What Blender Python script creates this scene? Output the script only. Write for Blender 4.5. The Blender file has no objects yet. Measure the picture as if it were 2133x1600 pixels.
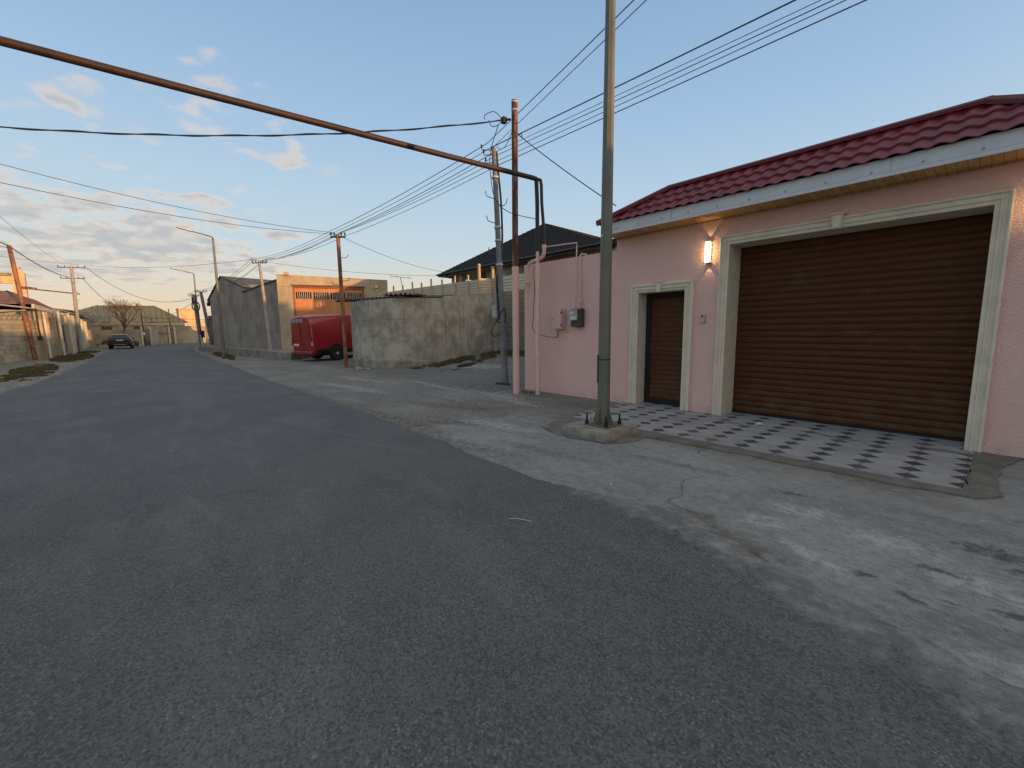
import bpy, bmesh, math, random
from mathutils import Vector, Matrix, noise
random.seed(7)
SC = bpy.context.scene
COL = SC.collection
# ---------------------------------------------------------------- camera
PITCH, ROLL, YAW = 0.12590155, -0.00972698, -0.84577084
def cam_axes():
    c, s = math.cos(YAW), math.sin(YAW)
    f = Vector((s*math.cos(PITCH), c*math.cos(PITCH), -math.sin(PITCH)))
    r = Vector((c, -s, 0)); u = r.cross(f)
    R = math.cos(ROLL)*r + math.sin(ROLL)*u
    U = -math.sin(ROLL)*r + math.cos(ROLL)*u
    return R, U, f
cd = bpy.data.cameras.new('camera'); cam = bpy.data.objects.new('camera', cd); COL.objects.link(cam)
R_, U_, F_ = cam_axes()
cam.matrix_world = Matrix(((R_.x, U_.x, -F_.x, 0), (R_.y, U_.y, -F_.y, 0), (R_.z, U_.z, -F_.z, 1.5), (0, 0, 0, 1)))
cd.sensor_width = 36; cd.lens = 36*883.35/2133; cd.clip_start = .05; cd.clip_end = 4000
SC.camera = cam
# ---------------------------------------------------------------- light
SUN_AZ = math.radians(75); SUN_EL = math.radians(3.6)
SUN_STRENGTH = 4.4
SKY = 1.0
ld = bpy.data.lights.new('sun', 'SUN'); ld.energy = SUN_STRENGTH*.9; ld.angle = math.radians(.6); ld.color = (1, .56, .25)
sun = bpy.data.objects.new('sun', ld); COL.objects.link(sun)
sd = Vector((math.sin(SUN_AZ)*math.cos(SUN_EL), math.cos(SUN_AZ)*math.cos(SUN_EL), math.sin(SUN_EL)))
sun.rotation_euler = sd.to_track_quat('Z', 'Y').to_euler()
SC.view_settings.view_transform = 'Standard'; SC.view_settings.look = 'None'
SC.view_settings.exposure = 0.16; SC.view_settings.gamma = 1

class NT:
    """small node helper"""
    def __init__(s, tree): s.t = tree; s.n = tree.nodes; s.l = tree.links
    def new(s, typ, ins=None, **kw):
        nd = s.n.new(typ)
        for k, v in kw.items(): setattr(nd, k, v)
        if ins:
            for k, v in ins.items(): s.put(nd.inputs[k], v)
        return nd
    def put(s, inp, v):
        if hasattr(v, 'is_output') or isinstance(v, bpy.types.NodeSocket): s.l.new(v, inp)
        else:
            if isinstance(v, (tuple, list)) and len(v) == 3 and inp.type == 'RGBA': v = (*v, 1)
            inp.default_value = v
    def math(s, op, a, b=0.0, c=0.0, clamp=False):
        nd = s.n.new('ShaderNodeMath'); nd.operation = op; nd.use_clamp = clamp
        s.put(nd.inputs[0], a); s.put(nd.inputs[1], b); s.put(nd.inputs[2], c); return nd.outputs[0]
    def mix(s, fac, a, b, blend='MIX'):
        nd = s.n.new('ShaderNodeMix'); nd.data_type = 'RGBA'; nd.blend_type = blend
        s.put(nd.inputs[0], fac); s.put(nd.inputs[6], a); s.put(nd.inputs[7], b); return nd.outputs[2]
    def ramp(s, v, stops, interp='LINEAR'):
        nd = s.n.new('ShaderNodeValToRGB'); nd.color_ramp.interpolation = interp
        els = nd.color_ramp.elements
        while len(els) < len(stops): els.new(.5)
        for e, (p, c) in zip(els, stops):
            e.position = p; e.color = (c, c, c, 1) if isinstance(c, (int, float)) else (*c, 1)
        s.put(nd.inputs[0], v); return nd.outputs[0]
    def noise(s, vec, scale, detail=4, rough=.55, dist=0.0):
        nd = s.new('ShaderNodeTexNoise', {'Scale': scale, 'Detail': detail, 'Roughness': rough, 'Distortion': dist})
        if vec is not None: s.put(nd.inputs['Vector'], vec)
        return nd.outputs[0]
    def smooth(s, v, a, b):
        nd = s.n.new('ShaderNodeMapRange'); nd.interpolation_type = 'SMOOTHSTEP'
        s.put(nd.inputs[0], v); nd.inputs[1].default_value = a; nd.inputs[2].default_value = b; return nd.outputs[0]
    def mapping(s, vec, scale=(1, 1, 1), loc=(0, 0, 0), rot=(0, 0, 0)):
        nd = s.n.new('ShaderNodeMapping'); s.put(nd.inputs[0], vec)
        nd.inputs[1].default_value = loc; nd.inputs[2].default_value = rot; nd.inputs[3].default_value = scale
        return nd.outputs[0]

def make_world():
    w = bpy.data.worlds.new('World'); SC.world = w; w.use_nodes = True
    T = NT(w.node_tree); T.n.clear()
    out = T.new('ShaderNodeOutputWorld'); bg = T.new('ShaderNodeBackground'); bg.inputs[1].default_value = .1
    T.l.new(bg.outputs[0], out.inputs[0])
    sky = T.new('ShaderNodeTexSky', sky_type='NISHITA'); sky.sun_disc = False
    sky.sun_elevation = SUN_EL; sky.sun_rotation = SUN_AZ; sky.air_density = 1.0; sky.dust_density = 1.0
    geo = T.new('ShaderNodeTexCoord').outputs['Generated']
    sep = T.new('ShaderNodeSeparateXYZ', {0: geo}); x, y, z = sep.outputs
    zc = T.math('MAXIMUM', z, 0.0)
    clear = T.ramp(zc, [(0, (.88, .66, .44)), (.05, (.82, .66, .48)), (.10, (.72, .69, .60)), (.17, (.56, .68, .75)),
                        (.26, (.48, .635, .775)), (.40, (.365, .54, .75)), (.58, (.265, .42, .645)), (.70, (.34, .44, .60)), (.85, (.56, .60, .64)), (1, (.62, .64, .66))])  # unseen zenith stops lifted to neutral grey, added as ambient fill light
    # warmer and brighter towards the sun, boosted as unseen fill from behind the camera
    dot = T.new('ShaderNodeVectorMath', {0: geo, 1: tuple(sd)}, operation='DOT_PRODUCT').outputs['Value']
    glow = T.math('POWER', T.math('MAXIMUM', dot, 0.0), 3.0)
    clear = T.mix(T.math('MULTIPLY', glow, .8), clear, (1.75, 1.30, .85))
    # clouds: a plane far overhead
    den = T.math('ADD', zc, .10)
    px = T.math('DIVIDE', x, den); py = T.math('DIVIDE', y, den)
    cv = T.new('ShaderNodeCombineXYZ', {0: px, 1: py, 2: 0.0}).outputs[0]
    n1 = T.noise(T.mapping(cv, (1.0, 1.0, 1), (3.1, 1.7, 0)), 1.4, 4, .5, .15)
    n2 = T.noise(T.mapping(cv, (1.0, 1.15, 1), (7.7, 2.2, 0)), 4.6, 6, .52, .2)
    az = T.math('DIVIDE', y, T.math('MAXIMUM', T.math('MULTIPLY', x, -1.0), .05))   # 0 = straight down the street
    front = T.smooth(T.math('MULTIPLY', x, -1.0), .0, .3)
    wleft = T.math('SUBTRACT', 1.0, T.smooth(az, .0, .48))
    bank = T.math('MULTIPLY', T.smooth(zc, .035, .13), T.math('SUBTRACT', 1.0, T.smooth(zc, .17, .30)))
    thr = T.math('ADD', T.math('MULTIPLY', n1, .46), T.math('MULTIPLY', n2, .54))
    bias = T.math('ADD', T.math('MULTIPLY', T.math('MULTIPLY', wleft, bank), .15),
                  T.math('SUBTRACT', T.math('MULTIPLY', wleft, .03), T.math('MULTIPLY', T.smooth(zc, .42, .6), .2)))
    v = T.math('ADD', thr, bias)
    cover = T.math('MULTIPLY', T.smooth(v, .565, .665), T.math('MULTIPLY', front, T.smooth(wleft, .0, .35)))
    thick = T.smooth(v, .60, .72)
    n3 = T.noise(T.mapping(cv, (1.0, 1.15, 1), (7.85, 2.34, 0)), 3.6, 6, .55, .2)
    lit = T.smooth(n3, .42, .62)
    ccol = T.mix(thick, (.82, .70, .61), T.mix(T.math('MULTIPLY', lit, .75), (.46, .46, .48), (.72, .61, .53)))
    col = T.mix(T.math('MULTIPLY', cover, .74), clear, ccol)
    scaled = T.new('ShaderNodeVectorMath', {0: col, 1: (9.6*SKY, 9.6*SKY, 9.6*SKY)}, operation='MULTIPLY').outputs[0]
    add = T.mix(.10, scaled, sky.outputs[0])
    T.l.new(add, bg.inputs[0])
make_world()

# ---------------------------------------------------------------- materials
def new_mat(name):
    m = bpy.data.materials.new(name); m.use_nodes = True
    T = NT(m.node_tree); b = T.n['Principled BSDF']
    tc = T.new('ShaderNodeTexCoord')
    return m, T, b, tc.outputs['Object']
def world_pos(T): return T.new('ShaderNodeNewGeometry').outputs['Position']
def bump(T, b, h, strength=.3, dist=.01):
    nd = T.new('ShaderNodeBump', {'Height': h}); nd.inputs['Strength'].default_value = strength
    nd.inputs['Distance'].default_value = dist; T.l.new(nd.outputs[0], b.inputs['Normal'])
def simple(name, c, rough=.6, var=.15, scale=6, metal=0, c2=None, bmp=0, bscale=60, spec=None, streak=False):
    """colour with soft noise variation"""
    m, T, b, _ = new_mat(name); P = world_pos(T)
    if streak: P2 = T.mapping(P, (1, 1, .12))
    else: P2 = P
    n = T.noise(P2, scale, 5, .6)
    f = T.smooth(n, .3, .7)
    lo = tuple(v*(1-var) for v in c) if c2 is None else c2
    hi = tuple(min(v*(1+var*.6), .95) for v in c) if c2 is None else c
    T.put(b.inputs['Base Color'], T.mix(f, lo, hi)); b.inputs['Roughness'].default_value = rough
    b.inputs['Metallic'].default_value = metal
    if spec is not None: b.inputs['Specular IOR Level'].default_value = spec
    if bmp: bump(T, b, T.noise(P, bscale, 4, .6), bmp, .01)
    return m
def rusty(name, base, rust, amount=.5, rough=.7, scale=7):
    m, T, b, _ = new_mat(name); P = world_pos(T)
    n = T.noise(T.mapping(P, (1, 1, .35)), scale, 7, .65, .3)
    f = T.smooth(n, amount-.07, amount+.07)
    n2 = T.noise(P, scale*5, 4, .6)
    r2 = tuple(v*.45 for v in rust)
    col = T.mix(f, T.mix(n2, rust, r2), base)
    T.put(b.inputs['Base Color'], col); b.inputs['Roughness'].default_value = rough
    bump(T, b, n2, .35, .004); return m
def concrete(name, c, dark=.6, light=1.25, scale=1.2, streaks=.5, bmp=.4, rough=.92, joints=None, courses=0.0):
    """weathered render: blotches, vertical run marks, pits; courses>0 lets faint block courses show"""
    m, T, b, _ = new_mat(name); P = world_pos(T)
    n1 = T.noise(P, scale, 7, .62, .3); n2 = T.noise(T.mapping(P, (1, 1, .18)), scale*2.4, 6, .6, .2); n3 = T.noise(P, scale*9, 5, .65)
    D = tuple(v*dark for v in c); L = tuple(min(v*light, .9) for v in c)
    col = T.mix(T.smooth(n1, .33, .68), D, L)
    col = T.mix(T.math('MULTIPLY', T.smooth(n2, .48, .68), streaks), col, tuple(v*dark*.8 for v in c))
    col = T.mix(T.math('MULTIPLY', T.smooth(n3, .35, .75), .35), col, L)
    h = n3
    if courses:
        sp = T.new('ShaderNodeSeparateXYZ', {0: P})
        u = T.math('ADD', sp.outputs[0], sp.outputs[1])
        bv = T.new('ShaderNodeCombineXYZ', {0: u, 1: sp.outputs[2], 2: 0.0}).outputs[0]
        bv = T.new('ShaderNodeVectorMath', {0: bv, 1: T.new('ShaderNodeVectorMath', {0: T.new('ShaderNodeTexNoise', {'Vector': P, 'Scale': 3.0}).outputs[1], 1: (.05, .05, .0)}, operation='MULTIPLY').outputs[0]}, operation='ADD').outputs[0]
        br = T.new('ShaderNodeTexBrick', {'Vector': bv, 'Scale': 1.0, 'Mortar Size': .014, 'Mortar Smooth': .4, 'Brick Width': .40, 'Row Height': .2,
                                          'Color1': (1, 1, 1, 1), 'Color2': (.72, .72, .72, 1), 'Mortar': (.25, .25, .25, 1)})
        br.offset = .5
        msk = T.math('MULTIPLY', T.smooth(T.noise(P, .9, 4, .6), .62-courses*.4, .78-courses*.4), min(1, courses*1.3))
        col = T.mix(msk, col, T.mix(1.0, col, br.outputs[0], 'MULTIPLY'))
        h = T.math('SUBTRACT', n3, T.math('MULTIPLY', T.math('MULTIPLY', br.outputs[1], msk), 1.2))
    T.put(b.inputs['Base Color'], col); b.inputs['Roughness'].default_value = rough
    b.inputs['Specular IOR Level'].default_value = .25
    bump(T, b, h, bmp, .02); return m
def blockwall(name, c, mortar, bw=.42, rh=.2, rough=.95):
    m, T, b, _ = new_mat(name); P = world_pos(T)
    sp = T.new('ShaderNodeSeparateXYZ', {0: P}); u = T.math('ADD', sp.outputs[0], sp.outputs[1])
    bv = T.new('ShaderNodeCombineXYZ', {0: u, 1: sp.outputs[2], 2: 0.0}).outputs[0]
    dn = T.new('ShaderNodeTexNoise', {'Vector': P, 'Scale': 2.6}).outputs[1]
    bv = T.new('ShaderNodeVectorMath', {0: bv, 1: T.new('ShaderNodeVectorMath', {0: dn, 1: (.07, .06, 0)}, operation='MULTIPLY').outputs[0]}, operation='ADD').outputs[0]
    br = T.new('ShaderNodeTexBrick', {'Vector': bv, 'Scale': 1.0, 'Mortar Size': .012, 'Mortar Smooth': .3, 'Brick Width': bw, 'Row Height': rh,
                                      'Color1': (*c, 1), 'Color2': (*(v*.62 for v in c), 1), 'Mortar': (*mortar, 1)})
    br.offset = .5
    n = T.noise(P, 7, 6, .65); n2 = T.noise(P, .8, 5, .6)
    col = T.mix(T.math('MULTIPLY', T.smooth(n, .35, .7), .45), br.outputs[0], tuple(v*.55 for v in c))
    col = T.mix(T.math('MULTIPLY', T.smooth(n2, .45, .65), .35), col, tuple(min(v*1.3, .9) for v in c))
    T.put(b.inputs['Base Color'], col); b.inputs['Roughness'].default_value = rough; b.inputs['Specular IOR Level'].default_value = .2
    bump(T, b, T.math('SUBTRACT', T.math('MULTIPLY', n, .6), br.outputs[1]), .6, .02); return m

M = {}
def mats():
    # pink stucco
    m, T, b, _ = new_mat('pink stucco'); P = world_pos(T)
    n1 = T.noise(P, .9, 5, .6); n2 = T.noise(P, 14, 4, .6)
    col = T.mix(T.smooth(n1, .3, .7), (.76, .495, .435), (.81, .535, .475)); col = T.mix(T.math('MULTIPLY', T.smooth(n2, .3, .8), .14), col, (.58, .37, .34))
    sp = T.new('ShaderNodeSeparateXYZ', {0: P})
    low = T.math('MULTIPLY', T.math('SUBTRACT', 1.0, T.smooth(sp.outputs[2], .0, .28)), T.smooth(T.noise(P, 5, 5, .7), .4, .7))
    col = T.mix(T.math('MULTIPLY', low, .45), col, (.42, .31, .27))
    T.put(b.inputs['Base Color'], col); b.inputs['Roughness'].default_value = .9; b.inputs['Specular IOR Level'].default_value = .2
    vo = T.new('ShaderNodeTexVoronoi', {'Vector': P, 'Scale': 75.0}).outputs[0]
    bump(T, b, T.math('ADD', T.math('MULTIPLY', vo, .8), T.noise(P, 38, 5, .65)), .75, .014); M['pink'] = m
    M['pinkpaint'] = simple('pink paint', (.72, .48, .41), .42, .10, 9, bmp=.15, bscale=40)
    M['pinkdark'] = simple('pink box paint', (.60, .42, .40), .38, .08, 9)
    M['cream'] = simple('cream moulding', (.68, .60, .475), .6, .10, 5, bmp=.1, bscale=80)
    M['shutter'] = None
    m, T, b, _ = new_mat('brown shutter'); P = world_pos(T)
    g = T.noise(T.mapping(P, (2.2, 2.2, 60)), 1.6, 5, .6, .6)
    n2 = T.noise(P, 4, 5, .6)
    col = T.mix(T.smooth(g, .3, .7), (.060, .0215, .0065), (.098, .037, .012))
    col = T.mix(T.math('MULTIPLY', T.smooth(n2, .55, .72), .35), col, (.12, .075, .045))
    sp = T.new('ShaderNodeSeparateXYZ', {0: P})
    dust = T.math('MULTIPLY', T.math('SUBTRACT', 1.0, T.smooth(sp.outputs[2], .0, .9)), T.smooth(T.noise(P, 3.1, 5, .6), .38, .7))
    col = T.mix(T.math('MULTIPLY', dust, .4), col, (.16, .10, .065))
    T.put(b.inputs['Base Color'], col); b.inputs['Roughness'].default_value = .55; b.inputs['Specular IOR Level'].default_value = .22; M['shutter'] = m
    M['darkframe'] = simple('dark brown frame', (.011, .007, .006), .75, .2, 8)
    M['white'] = simple('white plastic', (.56, .57, .58), .4, .05, 3)
    M['whiteline'] = simple('grey seam', (.34, .36, .44), .5, .05, 3)
    # pine soffit
    m, T, b, _ = new_mat('pine boards'); P = world_pos(T)
    sp = T.new('ShaderNodeSeparateXYZ', {0: P})
    xx = T.math('DIVIDE', sp.outputs[0], .088)
    cell = T.math('FLOOR', xx); fr = T.math('FRACT', xx)
    wn = T.new('ShaderNodeTexWhiteNoise', noise_dimensions='1D'); T.put(wn.inputs['W'], cell)
    g = T.noise(T.mapping(P, (55, 3.0, 1)), 1.2, 5, .6, .8)
    col = T.mix(wn.outputs[0], (.50, .29, .105), (.62, .40, .17)); col = T.mix(T.math('MULTIPLY', T.smooth(g, .35, .7), .45), col, (.34, .18, .065))
    kn = T.new('ShaderNodeTexVoronoi', {'Vector': T.mapping(P, (1, .5, 1)), 'Scale': 4.5}).outputs[0]
    col = T.mix(T.math('SUBTRACT', 1.0, T.smooth(kn, .02, .09)), col, (.16, .07, .03))
    gap = T.math('LESS_THAN', fr, .07)
    col = T.mix(gap, col, (.15, .08, .03))
    T.put(b.inputs['Base Color'], col); b.inputs['Roughness'].default_value = .55
    bump(T, b, T.math('SUBTRACT', 1.0, gap), .5, .004); M['pine'] = m
    m = simple('maroon metal tile', (.150, .018, .028), .5, .22, 1.3, spec=.22); M['maroon'] = m
    M['maroond'] = simple('maroon ridge cap', (.110, .016, .024), .5, .15, 2, spec=.22)
    m, T, b, _ = new_mat('lit lamp glass'); b.inputs['Base Color'].default_value = (1, .9, .7, 1)
    b.inputs['Emission Color'].default_value = (1, .80, .50, 1); b.inputs['Emission Strength'].default_value = 5.0; M['glow'] = m
    m, T, b, _ = new_mat('lamp side glow'); b.inputs['Base Color'].default_value = (1, .8, .5, 1)
    b.inputs['Emission Color'].default_value = (1, .66, .24, 1); b.inputs['Emission Strength'].default_value = 8.0; M['glowside'] = m
    M['lampbody'] = simple('lamp casing', (.25, .25, .24), .35, .1, 5, metal=.5)
    M['steel'] = simple('brushed steel', (.42, .41, .39), .35, .1, 5, metal=.8)
    M['black'] = simple('black plastic', (.012, .012, .013), .45, .2, 8)
    M['rubber'] = simple('tyre rubber', (.017, .017, .018), .8, .2, 20)
    M['cable'] = simple('cable sheath', (.016, .018, .024), .55, .1, 5)
    M['wire'] = simple('bare wire', (.075, .085, .115), .5, .1, 5)
    M['lamppole'] = simple('grey green lamp post paint', (.130, .134, .108), .5, .13, 2.5, bmp=.05)
    M['rustpipe'] = rusty('rusty gas pipe', (.034, .013, .008), (.024, .009, .006), .45, .6, 3)
    M['blackpipe'] = rusty('tarred pipe', (.016, .014, .014), (.035, .018, .012), .42, .55, 6)
    M['rustpole'] = rusty('rusty steel pole', (.28, .20, .14), (.13, .045, .018), .56, .8, 6)
    M['orangepole'] = rusty('orange rusty pole', (.30, .135, .07), (.19, .075, .038), .5, .7, 5)
    M['concpole'] = concrete('concrete pole', (.36, .33, .29), .75, 1.1, 3, .3, .2)
    M['greypole'] = concrete('grey concrete pole', (.20, .20, .205), .75, 1.2, 3, .3, .2)
    M['whitepole'] = rusty('whitewashed post', (.62, .56, .46), (.35, .22, .12), .38, .8, 8)
    M['greywall'] = concrete('dark grey render', (.275, .245, .205), .74, 1.25, .8, .5, .35, courses=.25)
    M['wall2'] = concrete('rough cement render', (.355, .335, .285), .62, 1.3, 1.9, .5, .8, courses=.12)
    M['tanwall'] = concrete('tan render', (.43, .355, .25), .72, 1.15, .9, .35, .35)
    M['plinth'] = concrete('plinth concrete', (.27, .245, .20), .65, 1.25, 6, .3, .4)
    M['kerb'] = concrete('kerb concrete', (.25, .232, .195), .6, 1.3, 1.8, .5, .6)
    M['farwall'] = concrete('pale far wall', (.36, .32, .23), .7, 1.2, .5, .4, .3)
    M['blockL'] = blockwall('whitewashed block', (.58, .50, .34), (.22, .18, .12), .55, .24)
    M['stone'] = blockwall('rubble stone block', (.26, .225, .165), (.075, .065, .05), .40, .21)
    M['unfin'] = concrete('bare block frame', (.66, .44, .25), .7, 1.15, 1.2, .3, .4)
    m, T, b, _ = new_mat('orange gate paint'); P = world_pos(T)
    n = T.noise(P, 1.5, 5, .6)
    T.put(b.inputs['Base Color'], T.mix(T.smooth(n, .3, .7), (.47, .185, .075), (.58, .25, .105))); b.inputs['Roughness'].default_value = .5; M['gate'] = m
    M['gateframe'] = simple('brown gate frame', (.26, .10, .05), .5, .2, 4)
    M['vanred'] = simple('van red paint', (.31, .011, .016), .28, .08, 1.5); M['vanred'].node_tree.nodes['Principled BSDF'].inputs['Coat Weight'].default_value = .5
    M['carpaint'] = simple('black car paint', (.012, .010, .016), .18, .1, 2)
    M['glass'] = simple('dark glass', (.012, .014, .018), .08, .1, 2)
    M['plate'] = simple('number plate', (.62, .60, .58), .5, .04, 3)
    M['hub'] = simple('wheel disc', (.58, .58, .57), .4, .1, 5, metal=.3)
    M['taill'] = simple('tail lamp', (.20, .03, .025), .25, .1, 3)
    M['taillw'] = simple('pale lamp lens', (.62, .42, .38), .25, .1, 3)
    M['blackroof'] = simple('black metal roof', (.013, .012, .014), .85, .2, 3)
    M['greenroof'] = simple('olive green roof', (.135, .130, .075), .6, .12, .6)
    M['redroof'] = simple('oxide red sheet', (.21, .095, .055), .6, .2, 1.2)
    M['asbestos'] = simple('grey corrugated sheet', (.24, .235, .225), .85, .35, 2, bmp=.3)
    M['asbdark'] = simple('dark corrugated sheet', (.10, .095, .09), .85, .4, 2, bmp=.3)
    M['fence'] = simple('cream sheet fence', (.56, .52, .40), .5, .12, 2)
    M['fencepost'] = simple('tan fence post', (.50, .36, .19), .6, .15, 4)
    M['cement'] = concrete('fresh cement', (.155, .148, .128), .75, 1.25, 4, .1, .5)
    M['meter'] = simple('grey meter plastic', (.30, .33, .30), .35, .15, 20)
    M['meterdark'] = simple('dark grey meter body', (.045, .05, .047), .5, .2, 12)
    M['meterg'] = simple('meter window', (.55, .60, .55), .15, .25, 40)
    M['boxwhite'] = simple('pale cabinet', (.40, .44, .45), .4, .1, 8)
    M['bark'] = simple('bare twig bark', (.17, .12, .08), .9, .2, 4)
    M['grass'] = simple('short grass', (.060, .066, .020), .9, .4, 2, c2=(.135, .115, .055))
    M['greendoor'] = simple('pale green sheet', (.34, .42, .36), .6, .12, 2, streak=True)
    M['palesheet'] = simple('pale boards', (.46, .43, .34), .8, .25, 3, streak=True)
    M['housewall'] = concrete('grey lime wall', (.36, .34, .26), .8, 1.15, 2, .3, .3)
    M['window'] = simple('window glass', (.06, .055, .06), .15, .2, 2)
    M['winframe'] = simple('brown window frame', (.30, .19, .12), .5, .1, 3)
    M['litter'] = simple('pale litter', (.55, .53, .50), .8, .1, 9)
mats()

def mask_blobs(T, P, blobs, wob=.35, wscale=2.2):
    """soft irregular patches at given places: (cx,cy,rx,ry,rot)"""
    w = T.new('ShaderNodeTexNoise', {'Vector': P, 'Scale': wscale, 'Detail': 5.0, 'Roughness': .65}).outputs[1]
    w = T.new('ShaderNodeVectorMath', {0: w, 1: (.5, .5, .5)}, operation='SUBTRACT').outputs[0]
    tot = None
    for cx, cy, rx, ry, rot in blobs:
        mp = T.n.new('ShaderNodeMapping'); mp.vector_type = 'TEXTURE'; T.put(mp.inputs[0], P)
        mp.inputs[1].default_value = (cx, cy, 0); mp.inputs[2].default_value = (0, 0, rot); mp.inputs[3].default_value = (rx, ry, 100)
        q = T.new('ShaderNodeVectorMath', {0: w, 1: (wob*4, wob*4, 0)}, operation='MULTIPLY').outputs[0]
        q = T.new('ShaderNodeVectorMath', {0: mp.outputs[0], 1: q}, operation='ADD').outputs[0]
        L = T.new('ShaderNodeVectorMath', {0: q}, operation='LENGTH').outputs['Value']
        v = T.math('SUBTRACT', 1.0, T.smooth(L, .45, 1.15))
        tot = v if tot is None else T.math('MAXIMUM', tot, v)
    return tot

def mat_asphalt():
    m, T, b, _ = new_mat('asphalt'); P = world_pos(T)
    sp = T.new('ShaderNodeSeparateXYZ', {0: P}); X, Y = sp.outputs[0], sp.outputs[1]
    vo = T.new('ShaderNodeTexVoronoi', {'Vector': P, 'Scale': 105.0})
    stone = T.new('ShaderNodeSeparateColor', {0: vo.outputs[1]}).outputs[0]
    vo2 = T.new('ShaderNodeTexVoronoi', {'Vector': P, 'Scale': 120.0}); st2 = T.new('ShaderNodeSeparateColor', {0: vo2.outputs[1]}).outputs[1]
    big = T.noise(P, .35, 6, .6, .4); mid = T.noise(T.mapping(P, (.35, 1, 1)), 1.6, 6, .62, .3)
    col = T.mix(T.smooth(big, .33, .68), (.083, .081, .077), (.112, .109, .102))
    col = T.mix(T.math('MULTIPLY', T.smooth(mid, .48, .70), .75), col, (.158, .153, .142))
    col = T.mix(T.math('MULTIPLY', T.smooth(T.noise(P, .8, 5, .6), .50, .66), .5), col, (.062, .060, .058))
    # worn wheel bands along the street
    wb = T.math('MULTIPLY', T.math('ABSOLUTE', T.math('SINE', T.math('MULTIPLY', T.math('ADD', Y, T.math('MULTIPLY', T.noise(P, .2, 3, .5), 1.4)), 1.15))), .22)
    col = T.mix(wb, col, (.105, .104, .104))
    col = T.mix(T.math('MULTIPLY', T.smooth(stone, .5, 1.0), .62), col, (.165, .164, .160))
    col = T.mix(T.math('MULTIPLY', T.smooth(T.math('SUBTRACT', 1.0, stone), .55, 1.0), .62), col, (.032, .032, .034))
    col = T.mix(T.math('MULTIPLY', T.math('MULTIPLY', T.math('GREATER_THAN', st2, .955), T.smooth(T.noise(P, 2.4, 5, .6), .36, .62)), .55), col, (.27, .265, .25))
    # pale tyre drag marks and dust
    dm = T.noise(T.mapping(P, (.5, 9, 1), rot=(0, 0, .22)), 1.1, 6, .7, .2)
    col = T.mix(T.math('MULTIPLY', T.smooth(dm, .62, .78), .25), col, (.19, .185, .175))
    sc = mask_blobs(T, P, [(-7.4, 1.9, 1.7, .12, .25), (-6.7, .9, 1.1, .06, .3), (-9.5, .6, 1.5, .10, -.1), (-12, .9, 2.6, .35, 0), (-5.3, 2.3, 1.0, .08, .35), (-4.4, .3, .9, .05, .2)], .22)
    col = T.mix(T.math('MULTIPLY', sc, .16), col, (.20, .195, .185))
    # edge dust at the pavement side
    edge = T.math('SUBTRACT', Y, T.math('ADD', 2.35, T.math('MULTIPLY', T.noise(P, 1.3, 6, .65), .9)))
    gaten = T.smooth(X, -14, -9)
    ed = T.math('MULTIPLY', T.smooth(edge, .05, .42), T.math('MULTIPLY', T.smooth(T.noise(P, 5, 6, .7), .25, .75), gaten))
    col = T.mix(T.math('MULTIPLY', ed, .7), col, T.mix(T.smooth(T.noise(P, 7, 6, .7), .4, .6), (.10, .088, .07), (.20, .19, .165)))
    # near the gate the asphalt fades out under washed cement
    yy = T.math('ADD', Y, T.math('MULTIPLY', T.math('MINIMUM', T.math('MAXIMUM', T.math('ADD', X, 1.5), 0.0), 3.0), .40))
    ne = T.math('MULTIPLY', T.smooth(T.math('ADD', yy, T.math('MULTIPLY', T.math('SUBTRACT', T.noise(P, 2.2, 8, .72), .5), 1.3)), 2.66, 3.24), T.smooth(X, -3.2, -2.0))
    n9 = T.noise(P, 6, 7, .7)
    ne = T.smooth(T.math('ADD', ne, T.math('MULTIPLY', T.math('SUBTRACT', T.noise(P, 26, 5, .7), .5), .9)), .25, .75)
    fade = T.mix(T.smooth(n9, .40, .66), (.150, .148, .138), (.265, .262, .248))
    n5 = T.noise(T.mapping(P, (.55, 1.2, 1)), 20, 6, .7, .3); n6 = T.noise(P, 110, 3, .6)
    fade = T.mix(T.math('MULTIPLY', T.smooth(n5, .50, .64), .5), fade, (.10, .098, .09))
    fade = T.mix(T.math('MULTIPLY', T.math('SUBTRACT', 1.0, T.smooth(n5, .34, .46)), .4), fade, (.36, .36, .35))
    fade = T.mix(T.math('MULTIPLY', T.smooth(n6, .52, .68), .4), fade, (.09, .088, .082))
    fade = T.mix(T.math('MULTIPLY', T.smooth(stone, .35, .9), .35), fade, (.12, .12, .118))
    col = T.mix(ne, col, fade)
    pn = T.noise(T.mapping(P, (.25, 1.4, 1), rot=(0, 0, .12)), 1.3, 7, .7, .5)
    col = T.mix(T.math('MULTIPLY', T.smooth(pn, .55, .72), .30), col, (.185, .178, .165))
    wc = T.new('ShaderNodeVectorMath', {0: P, 1: T.new('ShaderNodeVectorMath', {0: T.new('ShaderNodeTexNoise', {'Vector': P, 'Scale': 2.0, 'Detail': 6.0}).outputs[1], 1: (1.0, 1.0, 0)}, operation='MULTIPLY').outputs[0]}, operation='ADD').outputs[0]
    ca = T.new('ShaderNodeTexVoronoi', {'Vector': wc, 'Scale': .30}, feature='DISTANCE_TO_EDGE').outputs[0]
    cam_ = T.math('MULTIPLY', T.math('SUBTRACT', 1.0, T.smooth(ca, .0008, .0035)), T.smooth(T.noise(P, .5, 4, .6), .50, .60))
    col = T.mix(T.math('MULTIPLY', cam_, .28), col, (.03, .03, .03))
    # dark spots
    sp_ = T.new('ShaderNodeTexVoronoi', {'Vector': P, 'Scale': .9, 'Randomness': 1.0}).outputs[0]
    spot = T.math('SUBTRACT', 1.0, T.smooth(T.math('ADD', sp_, T.math('MULTIPLY', T.noise(P, 14, 3, .6), .06)), .045, .075))
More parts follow.
